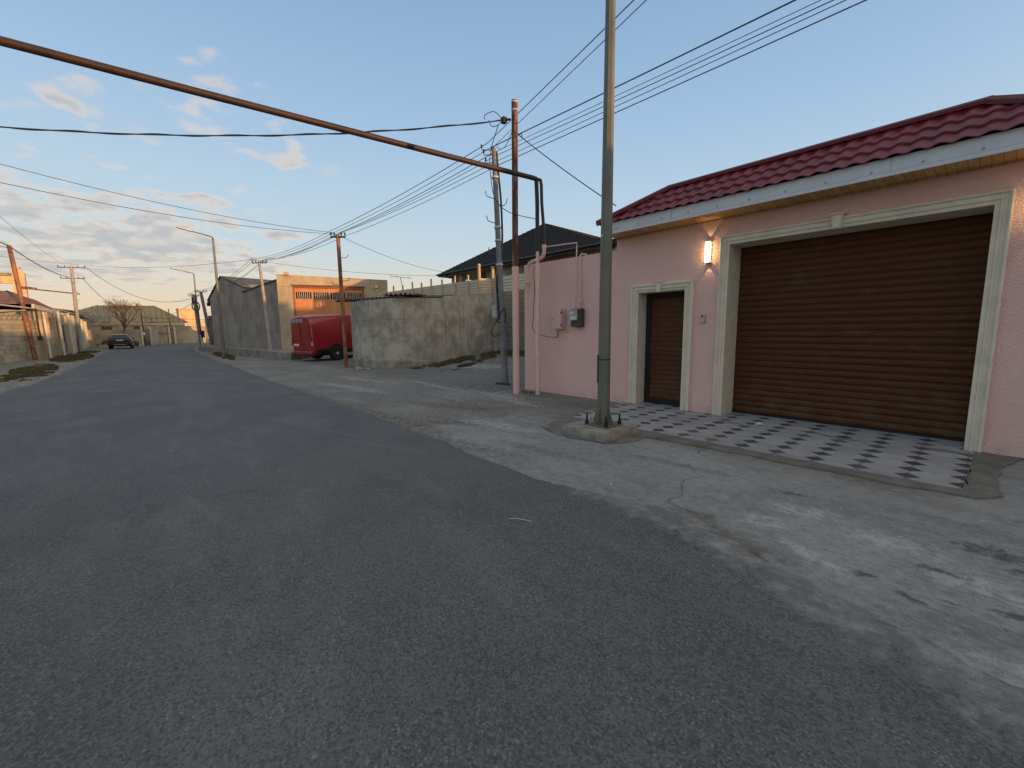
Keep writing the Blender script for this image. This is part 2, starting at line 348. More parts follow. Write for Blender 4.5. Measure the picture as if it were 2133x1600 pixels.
    col = T.mix(T.math('MULTIPLY', spot, .6), col, (.025, .025, .026))
    T.put(b.inputs['Base Color'], col)
    T.put(b.inputs['Roughness'], T.ramp(stone, [(0, .72), (1, .9)])); b.inputs['Specular IOR Level'].default_value = .35
    h = T.math('ADD', T.math('MULTIPLY', T.math('SUBTRACT', 1.0, vo.outputs[0]), .7), T.math('MULTIPLY', T.noise(P, 30, 4, .6), .5))
    bump(T, b, h, .55, .008); return m

def mat_ground():
    m, T, b, _ = new_mat('pavement concrete and dirt'); P = world_pos(T)
    sp = T.new('ShaderNodeSeparateXYZ', {0: P}); X, Y = sp.outputs[0], sp.outputs[1]
    n1 = T.noise(P, .55, 7, .62, .4); n2 = T.noise(T.mapping(P, (.6, 1.5, 1)), 2.1, 7, .66, .3); n3 = T.noise(P, 9, 6, .68); n4 = T.noise(P, 46, 4, .6)
    old = T.mix(T.smooth(n1, .36, .66), (.150, .138, .115), (.232, .216, .184))
    old = T.mix(T.math('MULTIPLY', T.smooth(n2, .5, .7), .6), old, (.115, .105, .088))
    old = T.mix(T.math('MULTIPLY', T.smooth(n2, .25, .42), .0), old, (.3, .3, .3))
    new = T.mix(T.smooth(n1, .36, .66), (.205, .205, .193), (.300, .298, .285))
    new = T.mix(T.math('MULTIPLY', T.smooth(n2, .48, .68), .55), new, (.165, .165, .155))
    wobx = T.math('ADD', X, T.math('MULTIPLY', T.math('SUBTRACT', n1, .5), 1.2))
    nm = T.math('MULTIPLY', T.smooth(T.math('ADD', wobx, T.math('MULTIPLY', Y, -.15)), -6.6, -6.1), T.math('SUBTRACT', 1.0, T.smooth(Y, 4.9, 5.3)))
    nm = T.math('MAXIMUM', nm, T.smooth(X, -.2, .0))
    col = T.mix(nm, old, new)
    # soil far to the left and beyond
    soil = T.smooth(T.math('MULTIPLY', Y, -1.0), 2.0, 2.5)
    col = T.mix(soil, col, T.mix(T.smooth(n2, .35, .65), (.155, .135, .095), (.25, .225, .175)))
    # alley surface: old grey asphalt
    al = T.math('MULTIPLY', T.smooth(T.math('ADD', Y, T.math('MULTIPLY', T.math('SUBTRACT', n2, .5), 1.6)), 6.0, 6.8), T.math('SUBTRACT', 1.0, T.smooth(X, -8.3, -7.9)))
    col = T.mix(T.math('MULTIPLY', al, .62), col, (.108, .105, .10))
    # far ground greenish earth
    far = T.smooth(T.math('ADD', T.math('ABSOLUTE', Y), T.math('MULTIPLY', X, -.0)), 22, 40)
    col = T.mix(far, col, (.12, .11, .06))
    # white lime / paint washes
    wh = mask_blobs(T, P, [(-11.6, 4.3, 2.2, .28, .12), (-10.6, 6.2, 1.8, .16, -.08), (-13.2, 5.3, 1.9, .18, .15), (-7.6, 6.25, 1.1, .2, -.1), (-.94, 3.96, .30, .16, .1), (-1.05, 3.55, .20, .16, .3),
                           (-.66, 3.22, .30, .08, -.5), (-.33, 3.85, .34, .16, 0), (.1, 3.55, .30, .2, 0), (-5.2, 4.2, .9, .2, .2), (-6.5, 5.9, .9, .15, 0), (-13, 9.8, 1.6, .6, .2), (.5, 2.9, .5, .2, .5)], .38, 3.2)
    col = T.mix(T.math('MULTIPLY', T.math('MULTIPLY', wh, T.smooth(n3, .38, .60)), .66), col, (.46, .47, .47))
    # brown mud and oil
    br = mask_blobs(T, P, [(-1.15, 3.1, .55, .12, -.18), (-1.5, 3.25, .25, .12, 0), (-6.2, 3.35, .9, .14, .05), (-5.8, 3.75, .8, .16, .5), (-8.0, 3.25, 1.6, .12, 0), (-7.2, 4.6, 1.3, .3, .3), (-5.1, 6.6, 1.2, .3, 0), (-7.2, 6.9, 1, .25, 0)], .34, 3)
    col = T.mix(T.math('MULTIPLY', br, .62), col, (.105, .084, .06))
    ol = mask_blobs(T, P, [(-.41, 3.2, .07, .045, .4), (-.16, 3.10, .09, .035, -.3), (-.03, 3.20, .05, .02, -.2), (.13, 4.14, .2, .12, 0), (.3, 3.95, .15, .07, .3), (-1.1, 4.35, .13, .06, .3), (-5.75, 3.9, .12, .05, .2), (-.95, 2.95, .2, .06, -.3), (.25, 3.3, .14, .06, .2), (-.1, 3.6, .12, .04, 0)], .85, 16)
    col = T.mix(T.math('MULTIPLY', ol, .75), col, (.042, .038, .034))
    bandn = T.math('ADD', Y, T.math('MULTIPLY', T.math('SUBTRACT', T.noise(P, 1.7, 7, .72), .5), 1.1))
    band = T.math('MULTIPLY', T.math('SUBTRACT', 1.0, T.smooth(bandn, 3.22, 3.46)), T.math('MULTIPLY', T.smooth(X, -15, -12), T.math('SUBTRACT', 1.0, T.smooth(X, -4.6, -2.6))))
    col = T.mix(T.math('MULTIPLY', band, .72), col, T.mix(T.smooth(n3, .4, .6), (.085, .07, .052), (.17, .15, .12)))
    dkp = mask_blobs(T, P, [(0.0, 4.55, .7, .16, -.1), (.2, 3.0, .6, .2, .3), (-.5, 2.75, .5, .16, -.2), (-3.6, 3.7, .9, .12, .1), (-2.2, 4.4, .8, .1, .1)], .4, 2.5)
    col = T.mix(T.math('MULTIPLY', dkp, .45), col, (.105, .103, .10))
    # small stones, pits, cracks
    pit = T.new('ShaderNodeTexVoronoi', {'Vector': P, 'Scale': 5.0}).outputs[0]
    pitm = T.math('MULTIPLY', T.math('SUBTRACT', 1.0, T.smooth(T.math('ADD', pit, T.math('MULTIPLY', n4, .06)), .055, .09)), T.smooth(n3, .45, .6))
    col = T.mix(T.math('MULTIPLY', pitm, .8), col, (.06, .055, .05))
    wv = T.new('ShaderNodeVectorMath', {0: P, 1: T.new('ShaderNodeVectorMath', {0: T.new('ShaderNodeTexNoise', {'Vector': P, 'Scale': 1.6, 'Detail': 5.0}).outputs[1], 1: (1.1, 1.1, 0)}, operation='MULTIPLY').outputs[0]}, operation='ADD').outputs[0]
    cr = T.new('ShaderNodeTexVoronoi', {'Vector': wv, 'Scale': .42}, feature='DISTANCE_TO_EDGE').outputs[0]
    crm = T.math('MULTIPLY', T.math('SUBTRACT', 1.0, T.smooth(cr, .0015, .006)), T.smooth(T.noise(P, .7, 4, .6), .52, .62))
    col = T.mix(T.math('MULTIPLY', crm, .5), col, (.05, .046, .04))
    col = T.mix(T.math('MULTIPLY', T.smooth(n3, .42, .72), .42), col, (.36, .355, .335))
    col = T.mix(T.math('MULTIPLY', T.smooth(n4, .5, .72), .5), col, (.095, .09, .082))
    n5 = T.noise(T.mapping(P, (.55, 1.2, 1)), 20, 6, .7, .3); n6 = T.noise(P, 110, 3, .6)
    col = T.mix(T.math('MULTIPLY', T.smooth(n5, .50, .64), .42), col, (.105, .102, .095))
    col = T.mix(T.math('MULTIPLY', T.math('SUBTRACT', 1.0, T.smooth(n5, .34, .46)), .35), col, (.36, .36, .35))
    col = T.mix(T.math('MULTIPLY', T.smooth(n6, .52, .68), .4), col, (.09, .088, .082))
    T.put(b.inputs['Base Color'], col); b.inputs['Roughness'].default_value = .9; b.inputs['Specular IOR Level'].default_value = .3
    wv1 = T.math('MULTIPLY', T.math('SUBTRACT', T.noise(P, 2.3, 6, .7), .5), .5)
    l1 = T.math('MULTIPLY', T.math('LESS_THAN', T.math('ABSOLUTE', T.math('SUBTRACT', T.math('ADD', Y, wv1), T.math('ADD', 5.08, T.math('MULTIPLY', T.math('ADD', X, 8.7), -.04)))), .014), T.math('MULTIPLY', T.math('GREATER_THAN', X, -9.4), T.math('LESS_THAN', X, -4.7)))
    l2 = T.math('MULTIPLY', T.math('LESS_THAN', T.math('ABSOLUTE', T.math('ADD', T.math('ADD', X, T.math('MULTIPLY', Y, -.15)), T.math('ADD', 6.42, wv1))), .012), T.math('LESS_THAN', Y, 5.0))
    l3 = T.math('MULTIPLY', T.math('LESS_THAN', T.math('ABSOLUTE', T.math('SUBTRACT', T.math('ADD', Y, T.math('MULTIPLY', wv1, 1.5)), 6.35)), .010), T.math('LESS_THAN', X, -4.9))
    ll = T.math('MULTIPLY', T.math('MAXIMUM', T.math('MAXIMUM', l1, l2), l3), T.smooth(n3, .3, .5))
    col = T.mix(T.math('MULTIPLY', ll, .75), col, (.05, .045, .04)); T.put(b.inputs['Base Color'], col)
    h = T.math('SUBTRACT', T.math('ADD', T.math('MULTIPLY', n3, .9), T.math('ADD', T.math('MULTIPLY', n4, .3), T.math('MULTIPLY', n2, 1.5))), T.math('ADD', crm, pitm))
    bump(T, b, h, .55, .02); return m

def mat_tiles():
    """pale elongated cement tiles with dark diamonds where four meet"""
    m, T, b, _ = new_mat('patterned tiles'); P = world_pos(T)
    sp = T.new('ShaderNodeSeparateXYZ', {0: P})
    DX, DY = .385, .282
    u = T.math('SUBTRACT', T.math('FRACT', T.math('ADD', T.math('DIVIDE', T.math('ADD', sp.outputs[0], .445), DX), .5)), .5)
    v = T.math('SUBTRACT', T.math('FRACT', T.math('ADD', T.math('DIVIDE', T.math('SUBTRACT', sp.outputs[1], 5.65), DY), .5)), .5)
    au = T.math('ABSOLUTE', u); av = T.math('ABSOLUTE', v)
    d = T.math('ADD', T.math('DIVIDE', T.math('MULTIPLY', au, DX), .102), T.math('DIVIDE', T.math('MULTIPLY', av, DY), .098))
    dia = T.math('LESS_THAN', d, 1.0)
    ring = T.math('MULTIPLY', T.math('LESS_THAN', d, 1.09), T.math('GREATER_THAN', d, 1.0))
    j1 = T.math('LESS_THAN', T.math('MULTIPLY', au, DX), .0035)
    # long joints between tiles bow outwards
    bow = T.math('MULTIPLY', T.math('MULTIPLY', T.math('SUBTRACT', .5, au), au), 0.0)
    j2 = T.math('LESS_THAN', T.math('MULTIPLY', av, DY), .0028)
    cu = T.math('FLOOR', T.math('DIVIDE', T.math('ADD', sp.outputs[0], .445), DX)); cv = T.math('FLOOR', T.math('DIVIDE', T.math('SUBTRACT', sp.outputs[1], 5.65), DY))
    wn = T.new('ShaderNodeTexWhiteNoise', {'Vector': T.new('ShaderNodeCombineXYZ', {0: cu, 1: cv, 2: 0.0}).outputs[0]}, noise_dimensions='3D').outputs[0]
    n = T.noise(P, 5, 6, .65); n2 = T.noise(P, 1.3, 5, .6)
    tile = T.mix(wn, (.285, .283, .276), (.355, .352, .342))
    tile = T.mix(T.math('MULTIPLY', T.smooth(n, .45, .7), .45), tile, (.20, .195, .185))
    wd = T.new('ShaderNodeTexWhiteNoise', {'Vector': T.new('ShaderNodeCombineXYZ', {0: T.math('ROUND', T.math('DIVIDE', T.math('ADD', sp.outputs[0], .445), DX)), 1: T.math('ROUND', T.math('DIVIDE', T.math('SUBTRACT', sp.outputs[1], 5.65), DY)), 2: 3.0}).outputs[0]}, noise_dimensions='3D').outputs[0]
    dark = T.mix(T.math('POWER', wd, 2.5), (.050, .050, .062), (.115, .115, .12))
    col = T.mix(T.math('MULTIPLY', j1, .65), tile, (.07, .07, .072)); col = T.mix(T.math('MULTIPLY', j2, .30), col, (.16, .155, .15))
    col = T.mix(dia, col, dark); col = T.mix(T.math('MULTIPLY', ring, .4), col, (.12, .12, .12))
    st = mask_blobs(T, P, [(-1.25, 6.95, .32, .07, -.05), (-1.55, 7.05, .2, .05, 0), (-.3, 7.1, .3, .10, 0), (-2.6, 6.9, .2, .06, 0)], .3, 5)
    col = T.mix(T.math('MULTIPLY', st, .75), col, (.12, .108, .088))
    col = T.mix(T.math('MULTIPLY', T.smooth(n2, .5, .7), .25), col, (.17, .16, .145))
    T.put(b.inputs['Base Color'], col); b.inputs['Roughness'].default_value = .7; b.inputs['Specular IOR Level'].default_value = .3
    bump(T, b, T.math('SUBTRACT', T.math('MULTIPLY', T.noise(P, 40, 3, .5), .2), T.math('MULTIPLY', T.math('MAXIMUM', j1, j2), .8)), .3, .006); return m
M['asphalt'] = mat_asphalt(); M['ground'] = mat_ground(); M['tiles'] = mat_tiles()

# ---------------------------------------------------------------- mesh helpers
def thing(name, label, cat, loc=(0, 0, 0), group=None):
    o = bpy.data.objects.new(name, None); COL.objects.link(o); o.location = loc; o.empty_display_size = .2
    o['label'] = label; o['category'] = cat
    if group: o['group'] = group
    return o
def tag(o, label, cat, group=None):
    o['label'] = label; o['category'] = cat
    if group: o['group'] = group
    return o
def wloc(o):
    v = Vector(o.location)
    while o.parent: o = o.parent; v += Vector(o.location)
    return v
class MB:
    def __init__(s): s.v = []; s.f = []; s.sm = []
    def add(s, vs, fs, smooth=False):
        k = len(s.v); s.v += [tuple(p) for p in vs]; s.f += [tuple(i+k for i in f) for f in fs]; s.sm += [smooth]*len(fs); return s
    def box(s, x0, x1, y0, y1, z0, z1):
        return s.add([(x0, y0, z0), (x1, y0, z0), (x1, y1, z0), (x0, y1, z0), (x0, y0, z1), (x1, y0, z1), (x1, y1, z1), (x0, y1, z1)],
                     [(0, 3, 2, 1), (4, 5, 6, 7), (0, 1, 5, 4), (1, 2, 6, 5), (2, 3, 7, 6), (3, 0, 4, 7)])
    def obox(s, c, ax, ay, az):
        """oriented box: centre and three half-axis vectors"""
        c = Vector(c); ax = Vector(ax); ay = Vector(ay); az = Vector(az); P = []
        for k in (-1, 1):
            for a, b_ in ((-1, -1), (1, -1), (1, 1), (-1, 1)): P.append(c+ax*a+ay*b_+az*k)
        return s.add(P, [(0, 3, 2, 1), (4, 5, 6, 7), (0, 1, 5, 4), (1, 2, 6, 5), (2, 3, 7, 6), (3, 0, 4, 7)])
    def prism(s, pts, z0, z1):
        """polygon in plan; z0/z1 scalars or lists"""
        n = len(pts); a = [z0]*n if isinstance(z0, (int, float)) else z0; c = [z1]*n if isinstance(z1, (int, float)) else z1
        P = [(p[0], p[1], a[i]) for i, p in enumerate(pts)]+[(p[0], p[1], c[i]) for i, p in enumerate(pts)]
        return s.add(P, [tuple(range(n-1, -1, -1)), tuple(range(n, 2*n))]+[(i, (i+1) % n, (i+1) % n+n, i+n) for i in range(n)])
    def slab(s, quad, t):
        """quad (4 points) thickened by vector t"""
        q = [Vector(p) for p in quad]; t = Vector(t); n = len(q)
        return s.add([*q, *[p+t for p in q]], [tuple(range(n)), tuple(range(2*n-1, n-1, -1))]+[((i+1) % n, i, i+n, (i+1) % n+n) for i in range(n)])
    def tube(s, pts, r, n=8, cap=True, smooth=True):
        pts = [Vector(p) for p in pts]; m = len(pts); rr = [r]*m if isinstance(r, (int, float)) else r
        rings = []; up = None
        for i, p in enumerate(pts):
            d = (pts[min(i+1, m-1)]-pts[max(i-1, 0)]).normalized()
            if up is None:
                up = Vector((0, 0, 1)) if abs(d.z) < .9 else Vector((1, 0, 0))
            a = d.cross(up).normalized(); b_ = a.cross(d).normalized(); up = b_
            rings.append([p+a*(math.cos(2*math.pi*k/n)*rr[i])+b_*(math.sin(2*math.pi*k/n)*rr[i]) for k in range(n)])
        V = [q for g in rings for q in g]; Fc = []
        for i in range(m-1):
            for k in range(n): Fc.append((i*n+k, i*n+(k+1) % n, (i+1)*n+(k+1) % n, (i+1)*n+k))
        s.add(V, Fc, smooth)
        if cap: s.add(V[:n], [tuple(range(n-1, -1, -1))]); s.add(V[-n:], [tuple(range(n))])
        return s
    def disc(s, c, axis, r, t, n=20):
        a = Vector(axis).normalized(); return s.tube([Vector(c)-a*t/2, Vector(c)+a*t/2], r, n)
    def build(s, name, mat, parent=None, loc=None):
        me = bpy.data.meshes.new(name)
        off = wloc(parent) if parent else (Vector(loc) if loc is not None else Vector((0, 0, 0)))
        me.from_pydata([tuple(Vector(v)-off) for v in s.v], [], s.f)
        for p, q in zip(me.polygons, s.sm): p.use_smooth = q
        bm = bmesh.new(); bm.from_mesh(me); bmesh.ops.recalc_face_normals(bm, faces=bm.faces[:]); bm.to_mesh(me); bm.free()
        me.materials.append(mat)
        o = bpy.data.objects.new(name, me); COL.objects.link(o)
        if parent: o.parent = parent
        elif loc is not None: o.location = loc
        return o
def build_each(mb, name, mat, parent):
    """one object per connected piece"""
    par = list(range(len(mb.v)))
    def find(a):
        while par[a] != a: par[a] = par[par[a]]; a = par[a]
        return a
    for f in mb.f:
        for q in f[1:]:
            a, b_ = find(f[0]), find(q)
            if a != b_: par[a] = b_
    key = {}
    for i, v in enumerate(mb.v): key.setdefault(tuple(round(c, 5) for c in v), []).append(i)
    for g_ in key.values():
        for q in g_[1:]: par[find(q)] = find(g_[0])
    groups = {}
    for f, sm in zip(mb.f, mb.sm): groups.setdefault(find(f[0]), []).append((f, sm))
    out = []
    for fs in groups.values():
        ids = sorted({i for f, _ in fs for i in f}); mp = {i: k for k, i in enumerate(ids)}
        m = MB(); m.v = [mb.v[i] for i in ids]; m.f = [tuple(mp[i] for i in f) for f, _ in fs]; m.sm = [q for _, q in fs]
        out.append(m.build(name, mat, parent))
    return out
def bevel(o, w=.01, seg=2):
    md = o.modifiers.new('b', 'BEVEL'); md.width = w; md.segments = seg; md.limit_method = 'ANGLE'; return o
def sstep(a, b, x):
    t = max(0, min(1, (x-a)/(b-a))); return t*t*(3-2*t)
def gh(x, y):
    """ground height: flat street, side lane rising away from it"""
    if x > -7.6: return 0.0
    t = sstep(-7.6, -8.3, x)
    s = max(0, y-7.9); s = s*s/(s+.6) if s > 0 else 0
    return t*min(.105*s, .62)*(1-sstep(40, 60, y))
def lerp(a, b, t): return a+(b-a)*t

# ---------------------------------------------------------------- ground, road
def grid_lines(segs):
    out = [segs[0][0]]
    for a, b, st in segs:
        n = max(1, round((b-a)/st)); out += [a+(b-a)*i/n for i in range(1, n+1)]
    return out
xs = grid_lines([(-900, -140, 190), (-140, -60, 8), (-60, -30, 2), (-30, -9, .6), (-9, -7, .2), (-7, 4, .5), (4, 40, 6), (40, 900, 215)])
ys = grid_lines([(-900, -60, 210), (-60, -12, 8), (-12, 0, 1), (0, 2, .5), (2, 8, .4), (8, 16, .4), (16, 40, 4), (40, 60, 5), (60, 900, 210)])
V = []
for x in xs:
    for y in ys:
        z = gh(x, y)
        if -16 < x < 3 and 2.9 < y < 9: z += .012*noise.noise(Vector((x*1.3, y*1.7, 0)))
        V.append((x, y, z-.012 if (y < 3 or x > 3) else z))
n = len(ys); Fc = [(i*n+j, (i+1)*n+j, (i+1)*n+j+1, i*n+j+1) for i in range(len(xs)-1) for j in range(n-1)]
g = MB().add(V, Fc, True).build('ground', M['ground']); g['kind'] = 'structure'

def interp(pts, x):
    for (x0, y0), (x1, y1) in zip(pts, pts[1:]):
        if x0 <= x <= x1: return lerp(y0, y1, (x-x0)/(x1-x0))
    return pts[0][1] if x < pts[0][0] else pts[-1][1]
RR = [(-120, 22), (-85, 11.5), (-75, 8.2), (-62, 5.6), (-52, 4.3), (-44, 3.75), (-30, 3.4), (-20, 3.25), (-15, 3.08), (-8, 3.14), (-5, 3.05), (-3, 2.92), (-1.6, 3.25), (-1.0, 3.0), (-.5, 2.85), (0, 2.7), (1, 2.5), (8, 2.4), (40, 2.4)]
RL = [(-120, 8), (-85, 4.4), (-76, 1.5), (-70, -.2), (-62, -1.6), (-48, -1.75), (-34, -1.95), (-21, -2.3), (-16, -2.75), (-8, -3), (8, -3.1), (40, -3.1)]
road = MB(); cols = []
rx = grid_lines([(-120, -60, 3), (-60, -16, .6), (-16, 3, .06), (3, 40, 3)])
for x in rx:
    w = 1 if -16 < x < 3 else .5
    yr = interp(RR, x)+w*(.09*noise.noise(Vector((x*1.1, 3, 1)))+.05*noise.noise(Vector((x*5.3, 9, 1)))+.022*noise.noise(Vector((x*19, 2, 5))))
    yl = interp(RL, x)+.18*noise.noise(Vector((x*.7, -3, 1)))
    cols.append([(x, lerp(yl, yr, t), .012 if t < .999 else -.005) for t in (0, .03, .25, .5, .75, .9, .97, .994, 1)])
k = len(cols[0])
road.add([p for c in cols for p in c], [(i*k+j, (i+1)*k+j, (i+1)*k+j+1, i*k+j+1) for i in range(len(cols)-1) for j in range(k-1)], True)
o = road.build('road', M['asphalt']); o['kind'] = 'structure'

# tile apron in front of the gate: scalloped front edge, a solid sheet
DX = .385
def apron():
    front = []
    x = -.06
    x = -.06; left = -4.72
    pts = []
    xx = x
    # scallops between the joint lines at x = -.445 - k*DX
    nodes = [-.06]+[-.445-DX*k for k in range(0, 12) if -.445-DX*k > left]
    for a, b in zip(nodes, nodes[1:]+[left]):
        for i in range(8):
            t = i/8; pts.append((lerp(a, b, t), 5.545-.042*math.sin(math.pi*t)**.6 if (i > 0) else 5.545))
    pts += [(left, 5.62), (-4.80, 6.2), (-4.78, 7.0), (-4.9, 7.35), (-4.62, 7.37)]
    # the apron runs into both recesses
    poly = pts+[(-4.55, 7.37), (-4.55, 7.69), (-3.68, 7.69), (-3.68, 7.37), (-2.93, 7.37), (-2.93, 7.84), (-.12, 7.84), (-.12, 7.30), (-.02, 7.26), (-.04, 6.4)]
    return MB().prism(poly, -.02, .026)
o = apron().build('tile_apron', M['tiles']); o['kind'] = 'structure'
# cement strip laid along the apron and round the lamp plinth
def ragged(pts, amp, seed, step=.06):
    out = []
    n = len(pts)
    for i in range(n):
        a = Vector((*pts[i], 0)); b = Vector((*pts[(i+1) % n], 0)); m = max(1, int((b-a).length/step))
        nr = Vector((-(b-a).y, (b-a).x, 0)).normalized()
        for q in range(m):
            p = a.lerp(b, q/m); p = p+nr*amp*(noise.noise(Vector((p.x*3.1, p.y*3.1, seed)))+.5*noise.noise(Vector((p.x*13, p.y*13, seed))))
            out.append((p.x, p.y))
    return out
strip = ragged([(-3.25, 5.16), (-2.6, 5.24), (-1.9, 5.27), (-1.1, 5.30), (-.4, 5.30), (.02, 5.34), (.18, 5.6), (.16, 6.2), (.22, 6.9), (.36, 7.36), (-.04, 7.38), (-.055, 7.1), (-.03, 5.72), (-.1, 5.60), (-4.2, 5.60), (-3.4, 5.3)], .035, 2)
def tri_sheet(pts, zt, zb, name, mat):
    bm = bmesh.new(); vs = [bm.verts.new((p[0], p[1], zt)) for p in pts]; f = bm.faces.new(vs)
    r = bmesh.ops.extrude_face_region(bm, geom=[f])
    for e in r['geom']:
        if isinstance(e, bmesh.types.BMVert): e.co.z = zb
    bmesh.ops.triangulate(bm, faces=bm.faces[:]); bmesh.ops.recalc_face_normals(bm, faces=bm.faces[:])
    me = bpy.data.meshes.new(name); bm.to_mesh(me); bm.free(); me.materials.append(mat)
    ob = bpy.data.objects.new(name, me); COL.objects.link(ob); return ob
o = tri_sheet(strip, .020, -.02, 'cement_strip', M['cement']); o['kind'] = 'structure'
patch = ragged([(-4.55, 4.62), (-4.0, 4.42), (-3.3, 4.52), (-3.02, 4.9), (-3.1, 5.3), (-3.6, 5.6), (-4.3, 5.75), (-4.75, 6.0), (-4.85, 5.5), (-4.6, 5.1)], .08, 7)
o = tri_sheet(patch, .016, -.02, 'cement_patch', M['cement']); o['kind'] = 'structure'

# ---------------------------------------------------------------- the pink gatehouse
YF = 7.39
def gatehouse():
    G = thing('gatehouse', 'pink stucco gatehouse with maroon tiled hip roof over a wide brown garage shutter', 'building', (-2.3, YF, 0))
    # wall with two openings, upper part
    w = MB(); T_ = .62; zt = 3.30; xl, xr = -5.14, .52; Y1 = YF+T_
    dx0, dx1, dz = -4.62, -3.67, 2.20; gx0, gx1, gz = -2.97, -.10, 2.86
    for a, b in ((xl, dx0), (dx1, gx0), (gx1, xr)): w.box(a, b, YF, Y1, -.3, zt)
    w.box(dx0, dx1, YF, Y1, dz, zt); w.box(gx0, gx1, YF, Y1, gz, zt)
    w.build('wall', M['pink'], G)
    # mouldings round both openings, swept and mitred
    def moulding(x0, x1, z1, W, nm):
        prof = [(-.004, -.30), (-.004, .030), (.012, .034), (.030, .034), (.034, .052), (.052, .056), (.058, .040), (.085, .034), (.098, .046), (.104, .062), (W-.012, .062), (W, .054), (W, -.02)]
        rows = []
        for d, p in prof: rows.append([(x0-d, YF-p, -.02), (x0-d, YF-p, z1+d), (x1+d, YF-p, z1+d), (x1+d, YF-p, -.02)])
        V = [q for r in rows for q in r]; m = MB()
        m.add(V, [(i*4+k, (i+1)*4+k, (i+1)*4+k+1, i*4+k+1) for i in range(len(rows)-1) for k in range(3)])
        fr = m.build(nm, M['cream'], G)
        return fr
    fg = moulding(gx0, gx1, gz, .13, 'gate_surround'); fd = moulding(dx0, dx1, dz, .145, 'door_surround')
    # reveals in the same cream stone
    j = MB()
    j.box(gx0-.002, gx0+.012, YF-.03, YF+.45, -.02, gz); j.box(gx1-.012, gx1+.002, YF-.03, YF+.45, -.02, gz); j.box(gx0+.012, gx1-.012, YF-.03, YF+.45, gz-.012, gz+.002)
    j.build('reveal', M['cream'], fg)
    j = MB(); j.box(dx0-.002, dx0+.012, YF-.03, YF+.31, -.02, dz); j.box(dx1-.012, dx1+.002, YF-.03, YF+.31, -.02, dz); j.box(dx0+.012, dx1-.012, YF-.03, YF+.31, dz-.012, dz+.002)
    j.build('reveal', M['cream'], fd)
    def keystone(cx, z0, z1, wt, wb, par):
        m = MB(); 
        for (s0, s1, p) in ((1.0, 1.0, .085), (.72, .72, .100)):
            f = (1-s0)/2*(z1-z0)*.5
            m.prism([(cx-wb/2*s0, 0), (cx+wb/2*s0, 0), (cx+wt/2*s1, 1), (cx-wt/2*s1, 1)], 0, 1)
            k = len(m.v)-8
            vs = []
            for q in range(8):
                X, t, pp = m.v[k+q]; zz = lerp(z0+f, z1-f, t); vs.append((X, YF-.02 if pp == 0 else YF-p, zz))
            m.v[k:] = vs
        m.add([(cx-wt/2-.012, YF-.02, z1), (cx+wt/2+.012, YF-.02, z1), (cx+wt/2+.012, YF-.108, z1), (cx-wt/2-.012, YF-.108, z1), (cx-wt/2-.012, YF-.02, z1+.022), (cx+wt/2+.012, YF-.02, z1+.022), (cx+wt/2+.012, YF-.108, z1+.022), (cx-wt/2-.012, YF-.108, z1+.022)],
              [(0, 1, 2, 3), (4, 7, 6, 5), (0, 4, 5, 1), (1, 5, 6, 2), (2, 6, 7, 3), (3, 7, 4, 0)])
        return m.build('keystone', M['cream'], par)
    keystone(-1.545, 2.835, 3.02, .14, .088, fg); keystone(-4.165, 2.175, 2.35, .125, .075, fd)
    # roller shutter: bowed slats
    def slats(x0, x1, y, z0, z1, pitch, bow, name, par, mat):
        m = MB(); n = int(round((z1-z0)/pitch)); p = (z1-z0)/n; prof = []
        for i in range(n):
            zb = z0+i*p
            for t, d in ((0, .0), (.06, .35), (.2, .78), (.42, 1.0), (.62, .92), (.80, .62), (.90, .25), (.95, .0)): prof.append((zb+t*p, y-bow*d))
        prof.append((z1, y))
        V = [];
        for z, yy in prof: V += [(x0, yy, z), (x1, yy, z)]
        m.add(V, [(2*i, 2*i+1, 2*i+3, 2*i+2) for i in range(len(prof)-1)], False)
        m.box(x0, x1, y+.002, y+.04, z0, z1)
        return m.build(name, mat, par)
    sh = slats(gx0+.012, gx1-.012, YF+.47, .055, gz-.012, .099, .019, 'roller_shutter', G, M['shutter'])
    MB().box(gx0+.013, gx1-.013, YF+.435, YF+.50, .027, .055).build('bottom_bar', M['darkframe'], sh)
    e = MB()
    for z in (.9, 2.0): pass
    # entrance door
    y = YF+.30
    fr = MB(); fr.box(dx0+.013, dx0+.115, y-.03, y+.04, .028, dz-.013); fr.box(dx1-.115, dx1-.013, y-.03, y+.04, .028, dz-.013); fr.box(dx0+.115, dx1-.115, y-.03, y+.04, dz-.115, dz-.013); fr.box(dx0+.115, dx1-.115, y-.03, y+.04, .028, .13)
    dr = fr.build('door', M['darkframe'], G); bevel(dr, .004)
    slats(dx0+.115, dx1-.115, y+.0, .13, dz-.115, .093, .007, 'slat_panel', dr, M['shutter'])
    h = MB(); h.box(dx1-.09, dx1-.045, y-.04, y-.03, 1.0, 1.16); h.tube([(dx1-.068, y-.04, 1.11), (dx1-.068, y-.08, 1.11), (dx1-.16, y-.085, 1.11)], .009, 8)
    h.build('handle', M['steel'], dr)
    # roof ---------------------------------------------------------
    ex0, ex1, ey, ez = -5.2, .66, 6.88, 3.47; ry, rz = 7.80, 4.09; ey2 = 8.72
